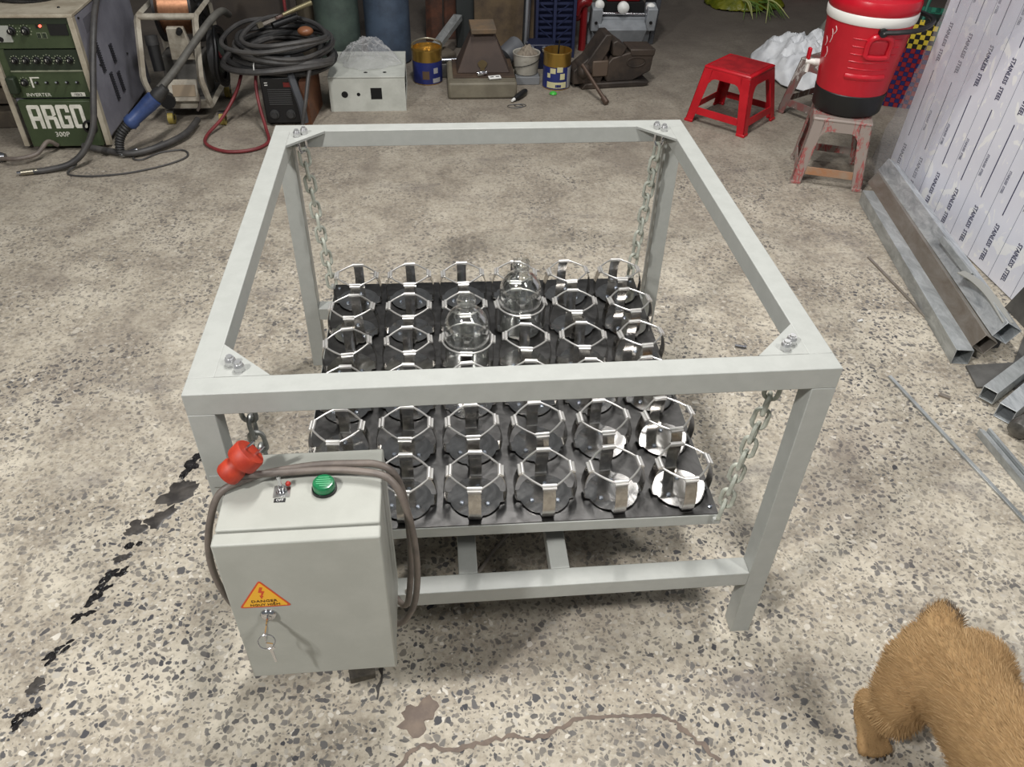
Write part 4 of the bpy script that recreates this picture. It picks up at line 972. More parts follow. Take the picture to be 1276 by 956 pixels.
cable('thin_cord', [(-1.60, 1.86, .02), (-1.62, 1.80, .005), (-1.52, 1.775, .0045), (-1.38, 1.80, .0045), (-1.25, 1.87, .0045), (-1.18, 1.95, .0045), (-1.21, 2.02, .0045), (-1.30, 2.0, .0045), (-1.36, 1.93, .0045), (-1.40, 1.96, .0045), (-1.32, 2.12, .0045)], .004, cabm, 'thin dark cord curving over the floor before the welding machine', 'cord', 8)
cable('short_cable', [(-1.93, 1.93, .02), (-1.85, 1.90, .03), (-1.78, 1.935, .035), (-1.75, 2.0, .06), (-1.73, 2.035, .03)], .009, cordm, 'short brown grey cable looping under the front of the welding machine')
o = solo(G().lathe([(.014, -.03), (.022, -.02), (.02, .0), (.014, .02)], (-1.93, 1.94, .022), 14, axis=Matrix.Rotation(PI/2, 3, 'Y')), 'pipe_fitting', steelE, 'small grey metal fitting on the floor left of the welding machine', 'fitting', (-1.93, 1.94, 0))
# stacked timber beside the machine at the left edge
timb = mat('grey_timber', (104, 94, 80), .8, 0, (82, 74, 64), 12)
tb = thing('timber_stack', 'grimy timber offcuts stacked at the left edge beside the machine', 'timber', (-2.1, 2.35, 0))
for z, y in ((.0, 2.45), (.09, 2.50), (.18, 2.47), (.27, 2.5)): G().box((-2.12, y, z+.04), (.36, .30, .075), (0, 0, .05)).build('plank', timb, tb, .004)

# blue cable connector with spring boot
bl = thing('blue_connector', 'blue cable connector with black spring boot leaning by the wire feeder', 'connector', (-1.36, 2.0, .1))
bluem = mat('connector_blue', (52, 72, 118), .45, 0, (42, 58, 98), 18)
a, b_ = Vector((-1.395, 1.985, .135)), Vector((-1.268, 2.02, .235)); Rq = (b_-a).to_track_quat('Z', 'Y').to_matrix(); L = (b_-a).length
G().lathe([(.024, 0), (.031, .008), (.031, .03), (.027, .036), (.030, L*.55), (.033, L*.75), (.033, L-.006), (.026, L)], a, 22, axis=Rq).build('sleeve', bluem, bl)
sp = smoothpath([a, a+Vector((-.035, -.012, -.035)), a+Vector((-.052, -.02, -.075)), a+Vector((-.058, -.02, -.118))], 8)
G().tube(sp, [.019+(.004 if i % 2 else 0)-.0002*i for i in range(len(sp))], 12).build('spring_boot', blackrub, bl)
G().tube(smoothpath([sp[-1], sp[-1]+Vector((.012, -.004, -.004)), sp[-1]+Vector((.06, .03, .002))], 4), .011, 10).build('cable_lug', steelE, bl)
G().lathe([(.028, 0), (.030, .02), (.022, .04), (.02, .06)], b_, 16, axis=Rq).build('collar', blackrub, bl)
cable('grey_hose', [b_+Vector((.02, .01, .03)), (-1.20, 2.12, .305), (-1.13, 2.26, .38), (-1.07, 2.38, .44), (-1.045, 2.50, .445), (-1.045, 2.62, .40)], .016, mat('hose_grey', (74, 72, 68), .6, 0, (92, 90, 84), 14), 'grey hose slung across the front of the wire feeder', 'hose', 12)
cable('ground_cable', [(-1.62, 2.02, .03), (-1.50, 1.985, .02), (-1.40, 1.96, .02), (-1.30, 2.02, .025), (-1.22, 2.14, .03), (-1.20, 2.3, .03)], .014, cabm, 'thick dark cable running along the floor under the blue connector')

# ================================================================== wire feeder cart
wf = thing('wire_feeder', 'off-white wire feeder cart with copper wire spool and yellow castors', 'wire feeder', (-1.24, 2.55, 0))
feed = mat('feeder_white', (176, 170, 156), .5, 0, (140, 132, 118), 12); feedg = mat('feeder_grey', (98, 96, 92), .55, 0, (78, 76, 72), 9)
for x in (-1.395, -1.150):
    loop = [(x, 2.440, .075), (x, 2.365, .215), (x, 2.365, .235), (x, 2.475, .435), (x, 2.50, .45), (x, 2.74, .45), (x, 2.77, .43), (x, 2.80, .10), (x, 2.78, .075)]
    G().tube(loop, .014, 4, True).build('side_frame', feed, wf)
G().cyl((-1.395, 2.49, .448), (-1.150, 2.49, .448), .014, None, 12).build('handle_bar', feed, wf)
G().bb(-1.395, -1.150, 2.435, 2.45, .065, .10).build('front_bar', feed, wf); G().bb(-1.39, -1.155, 2.44, 2.79, .06, .075).build('base_plate', feedg, wf)
G().bb(-1.365, -1.18, 2.56, 2.70, .075, .26).build('gear_box', feedg, wf, .006)
dp2 = G().box((-1.255, 2.425, .15), (.13, .012, .095), (-.35, 0, 0)).build('front_plate', feed, wf, .004)
G().box((-1.250, 2.4165, .152), (.10, .002, .05), (-.35, 0, 0)).build('name_plate', mat('tan_plate', (128, 112, 90), .5), dp2)
G().box((-1.245, 2.50, .335), (.105, .03, .15), (.25, 0, 0), taper=.7).build('wire_guide', feed, wf, .004)
G().cyl((-1.225, 2.475, .395), (-1.225, 2.45, .390), .014, .012, 14).build('tension_knob', black, wf)
G().cyl((-1.345, 2.45, .23), (-1.352, 2.47, .335), .024, .026, 16).build('drive_motor', black, wf); G().cyl((-1.352, 2.47, .335), (-1.355, 2.478, .375), .028, .027, 16).build('motor_cap', blackrub, wf)
G().cyl((-1.33, 2.42, .115), (-1.325, 2.39, .112), .036, .034, 18).build('cable_socket', black, wf)
# spool
sp = G().cyl((-1.335, 2.70, .435), (-1.19, 2.70, .435), .115, None, 40).build('wire_spool', mat('copper_wire', (176, 128, 96), .38, .7, (158, 112, 84), 60), wf)
for x0 in (-1.347, -1.19): G().cyl((x0, 2.70, .435), (x0+.012, 2.70, .435), .148, None, 40).build('flange', black, sp)
for k in range(10):
    a = 2*PI*k/10; G().box((-1.1765, 2.70+math.cos(a)*.095, .435+math.sin(a)*.095), (.004, .012, .075), (a-PI/2, 0, 0)).build('flange_rib', blackrub, sp)
G().cyl((-1.37, 2.70, .435), (-1.16, 2.70, .435), .022, None, 16).build('spindle', black, wf)
# coil wheel on the right flank
whl = G().cyl((-1.135, 2.60, .245), (-1.105, 2.60, .245), .115, .11, 32).build('hose_reel', blackrub, wf)
for r in (.10, .112, .121): G().tube([(-1.10+.006*math.sin(a*3), 2.60+r*math.cos(a), .245+r*1.05*math.sin(a)) for a in [2*PI*k/30 for k in range(30)]], .008, 8, True).build('reel_loop', black, whl)
G().cyl((-1.105, 2.60, .245), (-1.10, 2.60, .245), .075, .072, 26).build('reel_face', mat('reel_green_grey', (66, 74, 70), .5), whl)
yel = mat('castor_yellow', (150, 134, 66), .5)
for x, y in ((-1.335, 2.42), (-1.10, 2.40), (-1.335, 2.75), (-1.14, 2.75)):
    cs_ = G().cyl((x-.012, y, .028), (x+.012, y, .028), .028, None, 20).build('castor_wheel', yel, wf); G().cyl((x-.014, y, .028), (x+.014, y, .028), .010, None, 12).build('castor_hub', black, cs_)
    G().bb(x-.017, x+.017, y-.01, y+.012, .045, .062).build('castor_fork', steelE, wf)
wf.location.y -= .085; wf.location.x += .01
cable('small_lead', [(-1.30, 2.385, .165), (-1.24, 2.36, .17), (-1.19, 2.345, .14), (-1.185, 2.335, .09), (-1.20, 2.33, .06)], .006, cordm, 'small grey lead with bare end dangling from the feeder front')
redh = mat('red_hose', (104, 38, 42), .5, 0, (122, 48, 50), 10)
cable('red_hose', [(-1.0, 2.52, .20), (-1.02, 2.38, .13), (-1.08, 2.27, .05), (-1.135, 2.16, .012), (-1.115, 2.06, .010), (-1.02, 1.985, .010), (-.91, 2.0, .010), (-.855, 2.08, .010), (-.875, 2.18, .03), (-.905, 2.27, .10), (-.915, 2.32, .18), (-.91, 2.38, .245)], .0075, redh, 'dull red hose making a loop on the floor by the small inverter', 'hose')
cable('red_lead', [(-.935, 2.40, .21), (-.99, 2.45, .19), (-1.05, 2.47, .20), (-1.10, 2.46, .30)], .008, redh, 'short red lead between the feeder and the small inverter')

# ================================================================== small black inverter, coil of cable on it
iv = thing('inverter_welder', 'small black inverter welder under a big coil of dark cable', 'welding machine', (-.80, 2.45, 0))
IX0, IX1, IY0, IY1, IH = -.892, -.728, 2.30, 2.62, .225
G().bb(IX0, IX1, IY0, IY1, .008, IH).build('casing', mat('inverter_black', (30, 30, 31), .45), iv, .006)
fp = G().bb(IX0+.004, IX1-.004, IY0-.012, IY0, .012, IH-.004).build('front_panel', black, iv, .005)
for k in range(8): G().bb(IX0+.03, IX1-.03, IY0-.0155, IY0-.012, .10+k*.0095, .1042+k*.0095).build('vent_slat', mat('slat_grey', (62, 62, 62), .5), fp)
for x in (IX0+.045, IX1-.045): G().lathe([(.022, 0), (.021, .006), (.014, .007), (.013, .018), (0, .018)], (x, IY0-.012, .055), 18, axis=Matrix.Rotation(PI/2, 3, 'X')).build('socket', mat('socket_grey', (54, 54, 54), .4), fp)
G().bb(IX1-.06, IX1-.025, IY0-.016, IY0-.012, .180, .2).build('red_switch', mat('dull_red', (110, 30, 28), .4), fp)
for z in (.196, .186): G().bb(IX0+.02, IX0+.034, IY0-.0135, IY0-.012, z, z+.004).build('panel_mark', white, fp)
solo(G().box((-.690, 2.42, .1), (.035, .26, .20), (0, 0, -.1)), 'brown_board', mat('brown_board', (112, 72, 46), .7, 0, (86, 54, 36), 10), 'brown wooden board standing against the small inverter', 'board', (-.69, 2.42, 0))
cl = thing('welding_cable_coil', 'big loose coil of dark welding cable lying on the small inverter', 'cable', (-.795, 2.47, .24))
rnd = random.Random(9)
for k in range(9):
    rx, ry = .205+rnd.uniform(-.02, .035), .185+rnd.uniform(-.03, .03); cx, cy = -.795+rnd.uniform(-.025, .03), 2.50+rnd.uniform(-.02, .02); z = .25+.0155*k; ph = rnd.random()*6
    if k < 3: rx += .03
    G().tube([(cx+rx*math.cos(a)*(1+.06*math.sin(3*a+ph)), cy+ry*math.sin(a), z+.012*math.sin(a*2+ph)+.02*max(0, math.sin(a))) for a in [2*PI*i/36 for i in range(36)]], .0145 if k < 5 else .0105, 8, True).build('cable_loop', cabm if k % 3 else blackrub, cl)
cl.location += Vector((0, -.04, -.012))
for x, y, a in ((-.90, 2.325, .2), (-.62, 2.42, 1.0)): G().tube([(x+.0, y+.022*math.cos(t_), .275+.022*math.sin(t_)) for t_ in [2*PI*i/16 for i in range(16)]], .0022, 6, True).build('cable_tie', white, cl)
eh = thing('electrode_holder', 'brass and steel electrode holder resting on the cable coil', 'electrode holder', (-.80, 2.52, .40))
a, b_ = Vector((-.885, 2.46, .395)), Vector((-.66, 2.60, .455)); d = (b_-a)
G().tube([a+d*.45, a+d*.75, b_], [.009, .012, .012], 10).build('handle', mat('holder_brass', (128, 120, 92), .4, .6), eh)
G().box(a+d*.28, (.12, .012, .014), (0, -.22, .56)).build('jaw', chrome, eh); G().box(a+d*.02, (.026, .018, .020), (0, -.2, .56)).build('jaw_tip', brass, eh)
G().tube([a+d*.1+Vector((.03, .03, -.02)), a+d*.6+Vector((.02, .03, -.03))], .016, 10).build('grip', black, eh)
cable('dark_strap', [(-.77, 2.40, .27), (-.755, 2.31, .245), (-.735, 2.27, .18), (-.715, 2.255, .10), (-.71, 2.25, .03)], .017, mat('strap_cloth', (70, 72, 76), .7), 'dark grey strap hanging down over the small inverter front', 'strap', 8)
cable('loose_lead', [(-.655, 2.36, .27), (-.668, 2.27, .235), (-.685, 2.21, .15), (-.708, 2.19, .06), (-.72, 2.19, .008)], .0085, cabm, 'loose dark lead hanging from the coil to the floor')
solo(G().sphere((-.68, 2.44, .375), .03, 14, 10, 0, (1.2, 1, .7)), 'orange_knob', mat('orange_knob', (128, 82, 54), .4), 'orange brown knob lying inside the cable coil', 'knob', (-.68, 2.44, .36))

# ================================================================== grey enclosure with plastic bag
gb = thing('grey_enclosure', 'open grey steel enclosure with round and square cut-outs on the floor', 'enclosure', (-.43, 2.62, 0))
EX0, EX1, EY0, EY1, EH = -.610, -.250, 2.455, 2.83, .165
enp = mat('enclosure_grey', (190, 192, 184), .5, 0, (176, 178, 170), 10)
G().bb(EX0, EX1, EY0, EY0+.003, 0, EH-.008).build('front_panel', enp, gb); G().bb(EX0, EX0+.003, EY0+.003, EY1, 0, EH-.008).build('side_panel', enp, gb)
G().bb(EX0, EX1, EY1-.003, EY1, 0, EH-.008).build('back_panel', enp, gb)
g = G()
for z0, z1, y0, y1 in ((0, .022, EY0+.003, EY1-.003), (EH-.03, EH-.008, EY0+.003, EY1-.003), (.022, EH-.03, EY0+.003, EY0+.035), (.022, EH-.03, EY1-.035, EY1-.003)): g.bb(EX1-.003, EX1, y0, y1, z0, z1)
g.build('side_frame', enp, gb)
G().bb(EX0-.001, EX1+.001, EY0-.001, EY1+.001, EH-.006, EH).build('top_panel', enp, gb, .001)
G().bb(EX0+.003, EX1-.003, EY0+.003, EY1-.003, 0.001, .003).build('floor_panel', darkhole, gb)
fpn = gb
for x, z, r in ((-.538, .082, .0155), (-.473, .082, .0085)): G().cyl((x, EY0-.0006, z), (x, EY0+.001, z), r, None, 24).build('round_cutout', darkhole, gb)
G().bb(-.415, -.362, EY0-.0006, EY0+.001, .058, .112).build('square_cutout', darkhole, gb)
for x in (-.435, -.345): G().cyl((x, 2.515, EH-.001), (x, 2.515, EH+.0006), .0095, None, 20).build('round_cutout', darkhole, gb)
baggm = clear_film('crumpled_bag_film', (.94, .94, .94), .12, .18)
crumple('clear_plastic_bag', baggm, 'crumpled clear plastic bag lying on the grey enclosure', 'plastic bag', (-.425, 2.655, EH+.001), .155, .115, .105, 12.6, 44, 4.0, .0008)

# ================================================================== gas cylinders and things against the back
def cylinder(label, c, r, H, m):
    o = thing('gas_cylinder', label, 'gas cylinder', (*c, 0), None, 'gas cylinders')
    G().lathe([(r*.9, 0), (r, .01), (r, H-.16), (r*.93, H-.10), (r*.7, H-.04), (r*.35, H), (.025, H+.01), (.025, H+.04), (0, H+.04)], (*c, 0), 36).build('shell', m, o)
    G().cyl((*c, H+.04), (*c, H+.09), .016, None, 12).build('valve', brass, o); G().cyl((c[0], c[1]-.04, H+.07), (c[0], c[1]+.02, H+.07), .012, None, 12).build('outlet', brass, o)
    G().lathe([(.028, 0), (.03, .012), (0, .012)], (*c, H+.09), 14).build('hand_wheel', black, o)
cylinder('tall scuffed grey green gas cylinder behind the grey enclosure', (-.615, 3.20), .118, 1.25, mat('cylinder_green', (78, 92, 84), .5, 0, (60, 70, 66), 6))
cylinder('tall blue grey gas cylinder standing right of the green one', (-.350, 3.22), .122, 1.25, mat('cylinder_blue', (72, 86, 104), .5, 0, (56, 66, 80), 6))
rust = mat('rusty_brown', (84, 66, 50), .75, 0, (58, 46, 38), 5, bump=(20, .3)); rusto = mat('rust_orange', (92, 56, 40), .8, 0, (56, 40, 33), 9)
solo(G().box((-1.02, 3.15, .42), (.42, .03, .84), (-.06, 0, 0)), 'leaning_board', mat('dark_brown_panel', (62, 54, 46), .8, 0, (48, 42, 38), 4), 'dark brown board leaning behind the wire feeder', 'board', (-1.02, 3.15, 0))
solo(G().cyl((-.80, 3.30, 0), (-.80, 3.30, 1.1), .075, None, 24), 'brown_pipe', mat('dark_brown_pipe', (74, 66, 52), .7, 0, (56, 50, 42), 5), 'dull brown upright pipe beside the green gas cylinder', 'pipe', (-.80, 3.30, 0))
solo(G().cyl((-.862, 3.06, 0), (-.855, 3.10, .9), .008, None, 10), 'red_rod', redh, 'thin red rod rising behind the cable coil', 'rod', (-.86, 3.06, 0))
solo(G().bb(.03, .13, 3.42, 3.50, 0, 1.1), 'dark_post', mat('dark_post', (38, 42, 42), .6), 'dark square steel post behind the tapered block', 'post', (.08, 3.46, 0), .004)
solo(G().box((.30, 3.40, .45), (.34, .03, .9), (-.05, 0, .04)), 'rusty_plate', mat('rusty_plate', (96, 80, 58), .75, 0, (66, 54, 42), 5, bump=(15, .3)), 'tall rusty olive brown plate leaning behind the bucket', 'steel plate', (.335, 3.36, 0))
solo(G().prism([(-.145, 3.55, 0), (-.05, 3.55, 0), (-.03, 3.50, .8), (-.13, 3.50, .8)], 0, (0, .03, 0)), 'rusty_sheet', rusto, 'orange rusted strip of sheet standing behind the paint tin', 'steel sheet', (-.09, 3.55, 0))
solo(G().box((.005, 3.60, .4), (.07, .03, .8), (0, .03, 0)), 'rusty_bar', rusto, 'flat rusted bar standing next to the dark post', 'steel bar', (.005, 3.60, 0))
sqtube('scrap_channel', (-.10, 3.06, .107), (.04, 3.40, .175), .05, gv1, 'grey steel channel lying aslant behind the paint tin', 0, .003, None, .03, 'steel channel')
solo(G().box((-.06, 3.12, .041), (.12, .12, .08), (.02, .02, .5)), 'stone_lump', timb, 'pale lump of stone behind the paint tin', 'stone', (-.06, 3.12, 0), .015)
solo(G().cyl((-.09, 2.93, .085), (.07, 2.94, .088), .012, None, 12), 'short_pipe', steelE, 'short bright pipe lying behind the tapered block', 'pipe', (-.01, 2.93, .08))
solo(G().box((-.02, 2.97, .036), (.15, .10, .07), (0, 0, .1)), 'scrap_block', feedg, 'grey scrap block under the short bright pipe', 'block', (-.02, 2.97, 0), .004)

# paint tins
gold = mat('tin_gold', (196, 160, 84), .3, .85); tblue = mat('tin_blue_print', (36, 46, 108), .4, 0, (30, 38, 92), 10); tcream = mat('tin_cream_print', (196, 190, 150), .45)
def tin(c, r, h, lab, label, upright, wire):
    o = thing('paint_tin', label, 'paint tin', (*c, 0), None, 'gold and blue tins')
    G().lathe([(r*.96, 0), (r*.99, .003), (r, .006), (r, h-.012), (r*1.03, h-.008), (r*1.03, h), (r*.92, h+.001), (r*.92, h-.006), (r*.88, h-.02), (0, h-.02)] if not upright else
              [(r*.96, 0), (r, .004), (r, h-.008), (r*1.03, h-.005), (r*1.02, h), (r*.96, h), (r*.955, .02), (0, .02)], (*c, 0), 40).build('can', gold, o)
    lb = G().lathe([(r+.0006, .006), (r+.0006, h*lab)], (*c, 0), 40, cap0=False, cap1=False).build('label', tblue, o)
    def patchz(a0, a1, z0, z1, m, nm):
        n = 8; rows = []
        for k in range(n+1):
            a = a0+(a1-a0)*k/n; e = Vector((math.cos(a), math.sin(a), 0)); rows.append([Vector((*c, z))+e*(r+q) for z, q in ((z0, .0008), (z1, .0008), (z1, .0014), (z0, .0014))])
        G().ring_loft(rows, smooth=False).build(nm, m, lb)
    f = -PI/2
    if upright:
        patchz(f-.85, f+.62, .012, .042, tcream, 'print_panel'); patchz(f-.62, f-.22, h*.46, h*.60, tcream, 'print_hexagon'); patchz(f-.12, f+.3, h*.50, h*.64, tcream, 'print_hexagon'); patchz(f-.85, f-.6, h*.34, h*.46, tcream, 'print_hexagon'); patchz(f+.12, f+.48, h*.30, h*.46, tcream, 'print_hexagon'); patchz(f+.72, f+1.5, .008, h*lab-.004, mat('tin_grey_print', (150, 150, 150), .5), 'text_panel'); patchz(f-.2, f+.22, .016, .03, tblue, 'print_mark')
    else:
        patchz(f-.35, f+.12, h*.18, h*.42, mat('tin_brown_print', (86, 68, 52), .5), 'print_emblem'); patchz(f+.42, f+.75, h*.34, h*.50, mat('tin_grey_print', (150, 150, 150), .5), 'print_emblem'); patchz(f+.35, f+.95, .012, h*.2, mat('tin_grey_print', (150, 150, 150), .5), 'print_panel')
    if wire: G().tube(smoothpath([(c[0]-r*1.02, c[1], h-.015), (c[0]-r*.9, c[1]-.02, h+.03), (c[0], c[1]-.03, h+.052), (c[0]+r*.9, c[1]-.02, h+.03), (c[0]+r*1.02, c[1], h-.015)], 5), .005, 8).build('wire_handle', brass, o)
    for a in (-2.2, 0): pass
    return o
tin((-.142, 2.875), .076, .172, .66, 'closed gold and blue paint tin with wire handle beside the grey enclosure', False, True)
tin((.525, 2.775), .071, .185, .62, 'open gold and blue tin with brushes in it beside the vise', True, False)
bs = thing('paint_brush', 'thin dark brush handle standing in the open tin', 'brush', (.525, 2.775, .02))
G().cyl((.52, 2.77, .0215), (.528, 2.75, .24), .005, .004, 8).build('handle', black, bs)

# tapered block on its plinth
ol = mat('olive_grey_paint', (120, 114, 98), .6, 0, (104, 98, 84), 8)
pb = thing('anvil_plinth', 'olive grey low metal plinth under the tapered brown block', 'plinth', (.13, 2.77, 0))
G().box((.13, 2.775, .042), (.345, .36, .083)).build('plinth_body', ol, pb, .012); G().box((.13, 2.775, .085), (.325, .34, .004)).build('plinth_top', ol, pb, .001)
tbk = thing('tapered_block', 'dark brown tapered steel block with rusted flat top plate', 'steel block', (.14, 2.80, .087))
G().box((.14, 2.79, .0905), (.31, .28, .007)).build('foot_plate', rust, tbk, .002)
G().box((.14, 2.80, .189), (.27, .20, .190), None, 0, .38).build('block_body', mat('block_brown', (70, 56, 48), .65, 0, (58, 46, 40), 6), tbk, .004)
G().box((.14, 2.78, .296), (.125, .13, .024), (.1, 0, .05)).build('top_plate', mat('rust_tan', (112, 92, 70), .75, 0, (90, 80, 68), 12), tbk, .003)
G().prism([(.135+.02*math.cos(a)*(1+.4*math.sin(3*a)), 2.7035, .13+.03*math.sin(a)) for a in [2*PI*k/14 for k in range(14)]], 0, (0, -.0008, 0)).build('yellow_smudge', mat('yellow_smudge', (88, 74, 46), .7), tbk)
solo(G().lathe([(.0125, 0), (.0135, .004), (.0135, .03), (.011, .036), (.011, .05), (0, .05)], (.105, 2.655, .1075), 16, axis=Matrix.Rotation(PI/2, 3, 'Y') @ Matrix.Rotation(-.25, 3, 'X')), 'socket_bit', chrome, 'small steel socket lying at the foot of the tapered block', 'socket', (.105, 2.655, .095))
wp = thing('white_bracket', 'small white slotted bracket lying on the plinth edge', 'bracket', (.19, 2.632, .088))
G().box((.192, 2.633, .0965), (.062, .028, .004), (.2, 0, .22)).build('bracket_plate', white, wp)
for k in (-1, 1): G().box((.192+k*.014, 2.6335+k*.003, .0992), (.018, .005, .002), (.2, 0, .22)).build('slot', darkhole, wp)

# bucket, its box, the tilted pot
bu = thing('small_bucket', 'small off-white plastic bucket holding a rag', 'bucket', (.375, 2.88, .0415))
G().lathe([(.056, 0), (.060, .003), (.070, .10), (.073, .102), (.072, .106), (.066, .104), (.056, .01), (0, .01)], (.375, 2.865, .0415), 32).build('pail', mat('bucket_plastic', (172, 168, 158), .5, 0, (150, 146, 136), 6), bu)
G().tube([(.375+.069*math.cos(a), 2.865+.069*math.sin(a), .0415+.03+.055*(a-PI)/PI) for a in [PI+PI*k/14 for k in range(15)]], .0018, 6).build('bail_wire', black, bu)
solo(G().box((.378, 2.845, .02), (.125, .10, .04)), 'grey_carton', mat('grey_carton', (118, 120, 122), .6), 'small grey box under the off-white bucket', 'box', (.378, 2.845, 0), .003)
crumple('rag', mat('grimy_rag', (138, 128, 114), .85, 0, (116, 106, 94), 10), 'grimy beige rag stuffed in the small bucket', 'rag', (.378, 2.865, .110), .062, .058, .06, 22.2, 24, 3.5, .003)
solo(G().lathe([(.03, 0), (.05, .006), (.054, .02), (.054, .11), (.05, .118), (.03, .122)], (.27, 3.03, .065), 24, axis=Euler((.0, 1.15, .7)).to_matrix()), 'grey_canister', mat('canister_grey', (96, 98, 102), .5), 'tilted grey canister behind the small bucket', 'canister', (.27, 3.03, 0))
cn = thing('navy_toolbox', 'navy blue box with two chrome latches behind the bucket', 'toolbox', (.44, 3.06, 0))
G().bb(.40, .55, 3.04, 3.16, 0, .13).build('case', mat('navy', (26, 32, 56), .45), cn, .006)
for x in (.425, .49): G().lathe([(.016, 0), (.018, .006), (.012, .014), (0, .016)], (x, 3.04, .105), 16, axis=Matrix.Rotation(PI/2, 3, 'X')).build('latch', chrome, cn)

# blue mesh crate leaning on edge: frame and bars
bc = thing('blue_crate', 'navy blue slatted plastic crate standing on its side', 'crate', (.58, 3.30, 0))
crb = mat('crate_blue', (26, 34, 66), .5)
for x in (.47, .57, .68): G().box((x, 3.27, .36), (.016, .05, .72), (-.05, 0, 0)).build('upright', crb, bc)
for k in range(22):
    z = .03+k*.031; G().box((.575, 3.262+z*.05, z), (.215, .006, .012), (-.05, .0 if k % 2 else .0, 0)).build('bar', crb, bc)
for s_ in (-1, 1):
    for k in range(10): G().box((.52 if s_ < 0 else .625, 3.258+.05*(.06+k*.065), .06+k*.065), (.006, .006, .09), (0, .9*s_, 0)).build('brace', crb, bc)
G().box((.575, 3.34, .36), (.22, .012, .72), (-.05, 0, 0)).build('panel', mat('crate_panel', (22, 30, 66), .6), bc)
solo(G().cyl((.39, 3.10, .0), (.42, 3.22, .62), .02, None, 12), 'grey_pipe', steelE, 'grey pipe leaning next to the blue crate', 'pipe', (.39, 3.10, 0))
solo(G().bb(.58, .76, 3.62, 3.80, 0, .5), 'cardboard_box', mat('cardboard', (112, 84, 56), .8, 0, (92, 68, 46), 6), 'brown cardboard box behind the red valve', 'box', (.67, 3.71, 0), .004)
rv = thing('red_valve', 'red painted valve body standing left of the grey machine', 'valve', (.76, 3.42, 0))
rvm = mat('valve_red', (112, 20, 24), .3)
G().cyl((.755, 3.37, 0), (.755, 3.37, .25), .022, .02, 18).build('valve_stem', rvm, rv); G().tube(smoothpath([(.70, 3.35, .20), (.72, 3.35, .25), (.755, 3.35, .27), (.775, 3.36, .26)], 4), .026, 12).build('valve_body', rvm, rv); G().sphere((.715, 3.38, .19), .034, 14, 10).build('valve_cap', rvm, rv)

# grey and red bench machine
bm_ = thing('bench_machine', 'grey and red bench machine with white knobs behind the vise', 'machine', (.99, 3.48, 0))
mg = mat('machine_grey', (142, 146, 150), .45, 0, (122, 126, 130), 7)
G().box((.985, 3.425, .075), (.25, .10, .14), (.42, 0, 0), taper=1.12).build('front_apron', mg, bm_, .005)
G().bb(.80, 1.19, 3.47, 3.70, .0, .12).build('base', mg, bm_, .006)
for x in (.835, 1.155): G().box((x, 3.43, .165), (.06, .09, .13), (.2, 0, 0)).build('side_bracket', mg, bm_, .006); G().cyl((x-.005, 3.375, .145), (x-.005, 3.38, .147), .009, None, 12).build('bracket_bolt', black, bm_)
G().bb(.86, 1.13, 3.42, 3.46, .13, .165).build('cross_beam', mg, bm_, .004)
G().bb(.87, 1.12, 3.45, 3.62, .165, .235).build('slot', darkhole, bm_)
G().cyl((.865, 3.425, .185), (1.125, 3.425, .180), .007, None, 12).build('guide_rod', chrome, bm_)
G().bb(.90, 1.10, 3.47, 3.66, .235, .40).build('motor_housing', mat('machine_red', (136, 26, 32), .4), bm_, .012)
for x, z, r, y in ((.848, .235, .027, 3.41), (.985, .222, .033, 3.405), (1.15, .215, .027, 3.42)): G().lathe([(r*.6, 0), (r, r*.4), (r, r*1.0), (r*.6, r*1.4), (0, r*1.5)], (x, y+.02, z), 20, axis=Matrix.Rotation(PI/2, 3, 'X')).build('white_knob', white, bm_); G().cyl((x, y+.06, z), (x, y+.02, z), .01, None, 10).build('knob_stem', mg, bm_)
for k in range(5): G().cyl((.93+k*.026, 3.375, .098), (.93+k*.026, 3.36, .094), .0085, None, 10).build('slot_stud', mat('stud_grey', (70, 72, 74), .5), bm_)
G().sphere((1.03, 3.365, .03), .012, 12, 8).build('bolt_head', white, bm_)
G().box((1.20, 3.58, .18), (.03, .24, .36), (0, .08, 0)).build('side_cover', mat('machine_dark', (60, 62, 66), .5), bm_, .004)

# ================================================================== bench vise
vi = thing('bench_vise', 'heavy dark rusty bench vise lying on the floor', 'vise', (.80, 2.80, 0), (0, 0, .12))
vm = mat('vise_iron', (72, 62, 54), .55, .25, (52, 46, 42), 8, bump=(60, .35)); 
def VB(g, name, m=vm, par=None, bevel=.006): return g.build(name, m, par or vi, bevel, world=False)
px = lambda pts, y0, y1: G().prism([(x, y0, z) for x, z in pts], 0, (0, y1-y0, 0))
VB(px([(-.16, 0), (.19, 0), (.215, .022), (.14, .03), (-.14, .03)], -.07, .10), 'base_flange')
VB(px([(-.02, .028), (.12, .028), (.215, .075), (.225, .165), (.10, .175), (.0, .15), (-.05, .09)], -.055, .075), 'fixed_body')
VB(px([(.10, .155), (.225, .150), (.230, .185), (.09, .19)], -.06, .08), 'anvil_pad')
VB(px([(-.20, .02), (-.05, .02), (-.01, .12), (-.03, .165), (-.10, .17), (-.20, .09)], -.045, .065), 'sliding_jaw')
VB(px([(-.17, .08), (-.09, .075), (-.02, .19), (-.01, .265), (-.045, .265), (-.09, .20)], -.055, .075), 'jaw_arm')
VB(px([(.0, .16), (.05, .15), (.075, .20), (.02, .235), (-.005, .225)], -.055, .075), 'back_jaw')
VB(px([(-.105, .06), (-.02, .06), (-.02, .14), (-.105, .14)], -.062, -.044), 'side_plate', mat('vise_plate', (92, 78, 66), .6, .2))
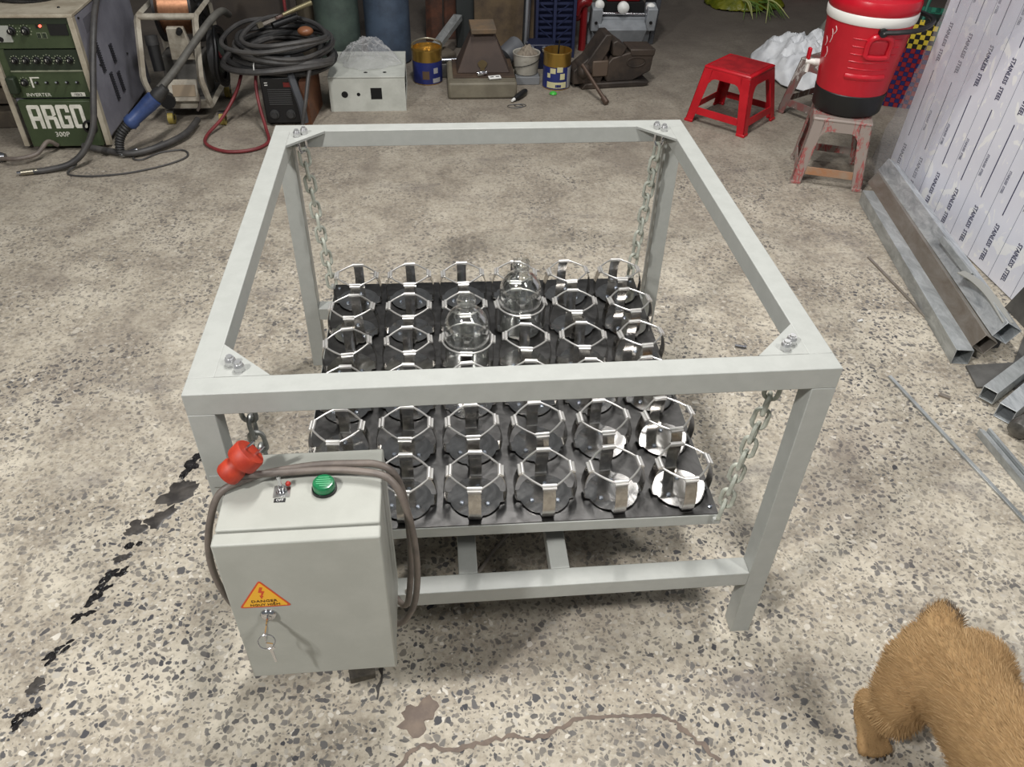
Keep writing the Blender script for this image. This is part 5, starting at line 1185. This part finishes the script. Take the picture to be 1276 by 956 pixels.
VB(G().tube([(.13+.05*math.cos(a), -.057, .125+.024*math.sin(a)) for a in [2*PI*k/20 for k in range(20)]], .003, 6, True), 'maker_oval', vm, None, 0)
VB(G().sphere((-.155, -.075, .10), .036, 16, 12), 'screw_hub', vm, None, 0); VB(G().cyl((-.155, -.05, .10), (-.15, .05, .10), .026, None, 16), 'screw', vm, None, 0)
hb_ = VB(G().cyl((-.17, -.09, .135), (-.10, -.28, .022), .0095, None, 12), 'handle', mat('vise_handle', (96, 80, 70), .4, .5), None, 0)
VB(G().cyl((-.105, -.268, .028), (-.093, -.300, .012), .0155, .014, 14), 'handle_knob', mat('vise_handle', (96, 80, 70), .4, .5), hb_, .002)

# small things on the floor in front
kn = thing('grip_tool', 'short black gripped tool lying in front of the plinth', 'hand tool', (.315, 2.60, 0))
G().tube(smoothpath([(.285, 2.555, .014), (.32, 2.60, .018), (.345, 2.645, .018), (.355, 2.67, .014)], 4), [.010, .013, .015, .016, .016, .016, .016, .016, .015, .014, .013, .012, .010], 10).build('grip', black, kn)
G().cyl((.287, 2.558, .014), (.272, 2.538, .012), .009, .006, 10).build('tip', white, kn)
solo(G().lathe([(.016, 0), (.020, .004), (.014, .012), (.008, .014), (0, .016)], (.495, 2.655, 0), 12), 'plastic_stopper', mat('green_cap', (62, 170, 60), .4), 'tiny bright green stopper in front of the open tin', 'stopper', (.495, 2.655, 0))
for k, (x, y, r) in enumerate(((.285, 2.49, .03), (.31, 2.50, .022))):
    solo(G().tube([(x+r*1.3*math.cos(a), y+r*.8*math.sin(a), .003) for a in [2*PI*i/20 for i in range(20)]], .0018, 6, True), 'wire_ring', steelE, ('larger' if k == 0 else 'smaller') + ' thin wire ring lying in front of the plinth', 'wire ring', (x, y, 0))
solo(G().box((-.305, -.545, .012), (.05, .03, .022), (.1, 0, .2)), 'wood_wedge', mat('dark_wedge', (58, 54, 48), .8, 0, (96, 90, 80), 20), 'small dark block on the floor under the control box', 'block', (-.305, -.545, 0), .003)
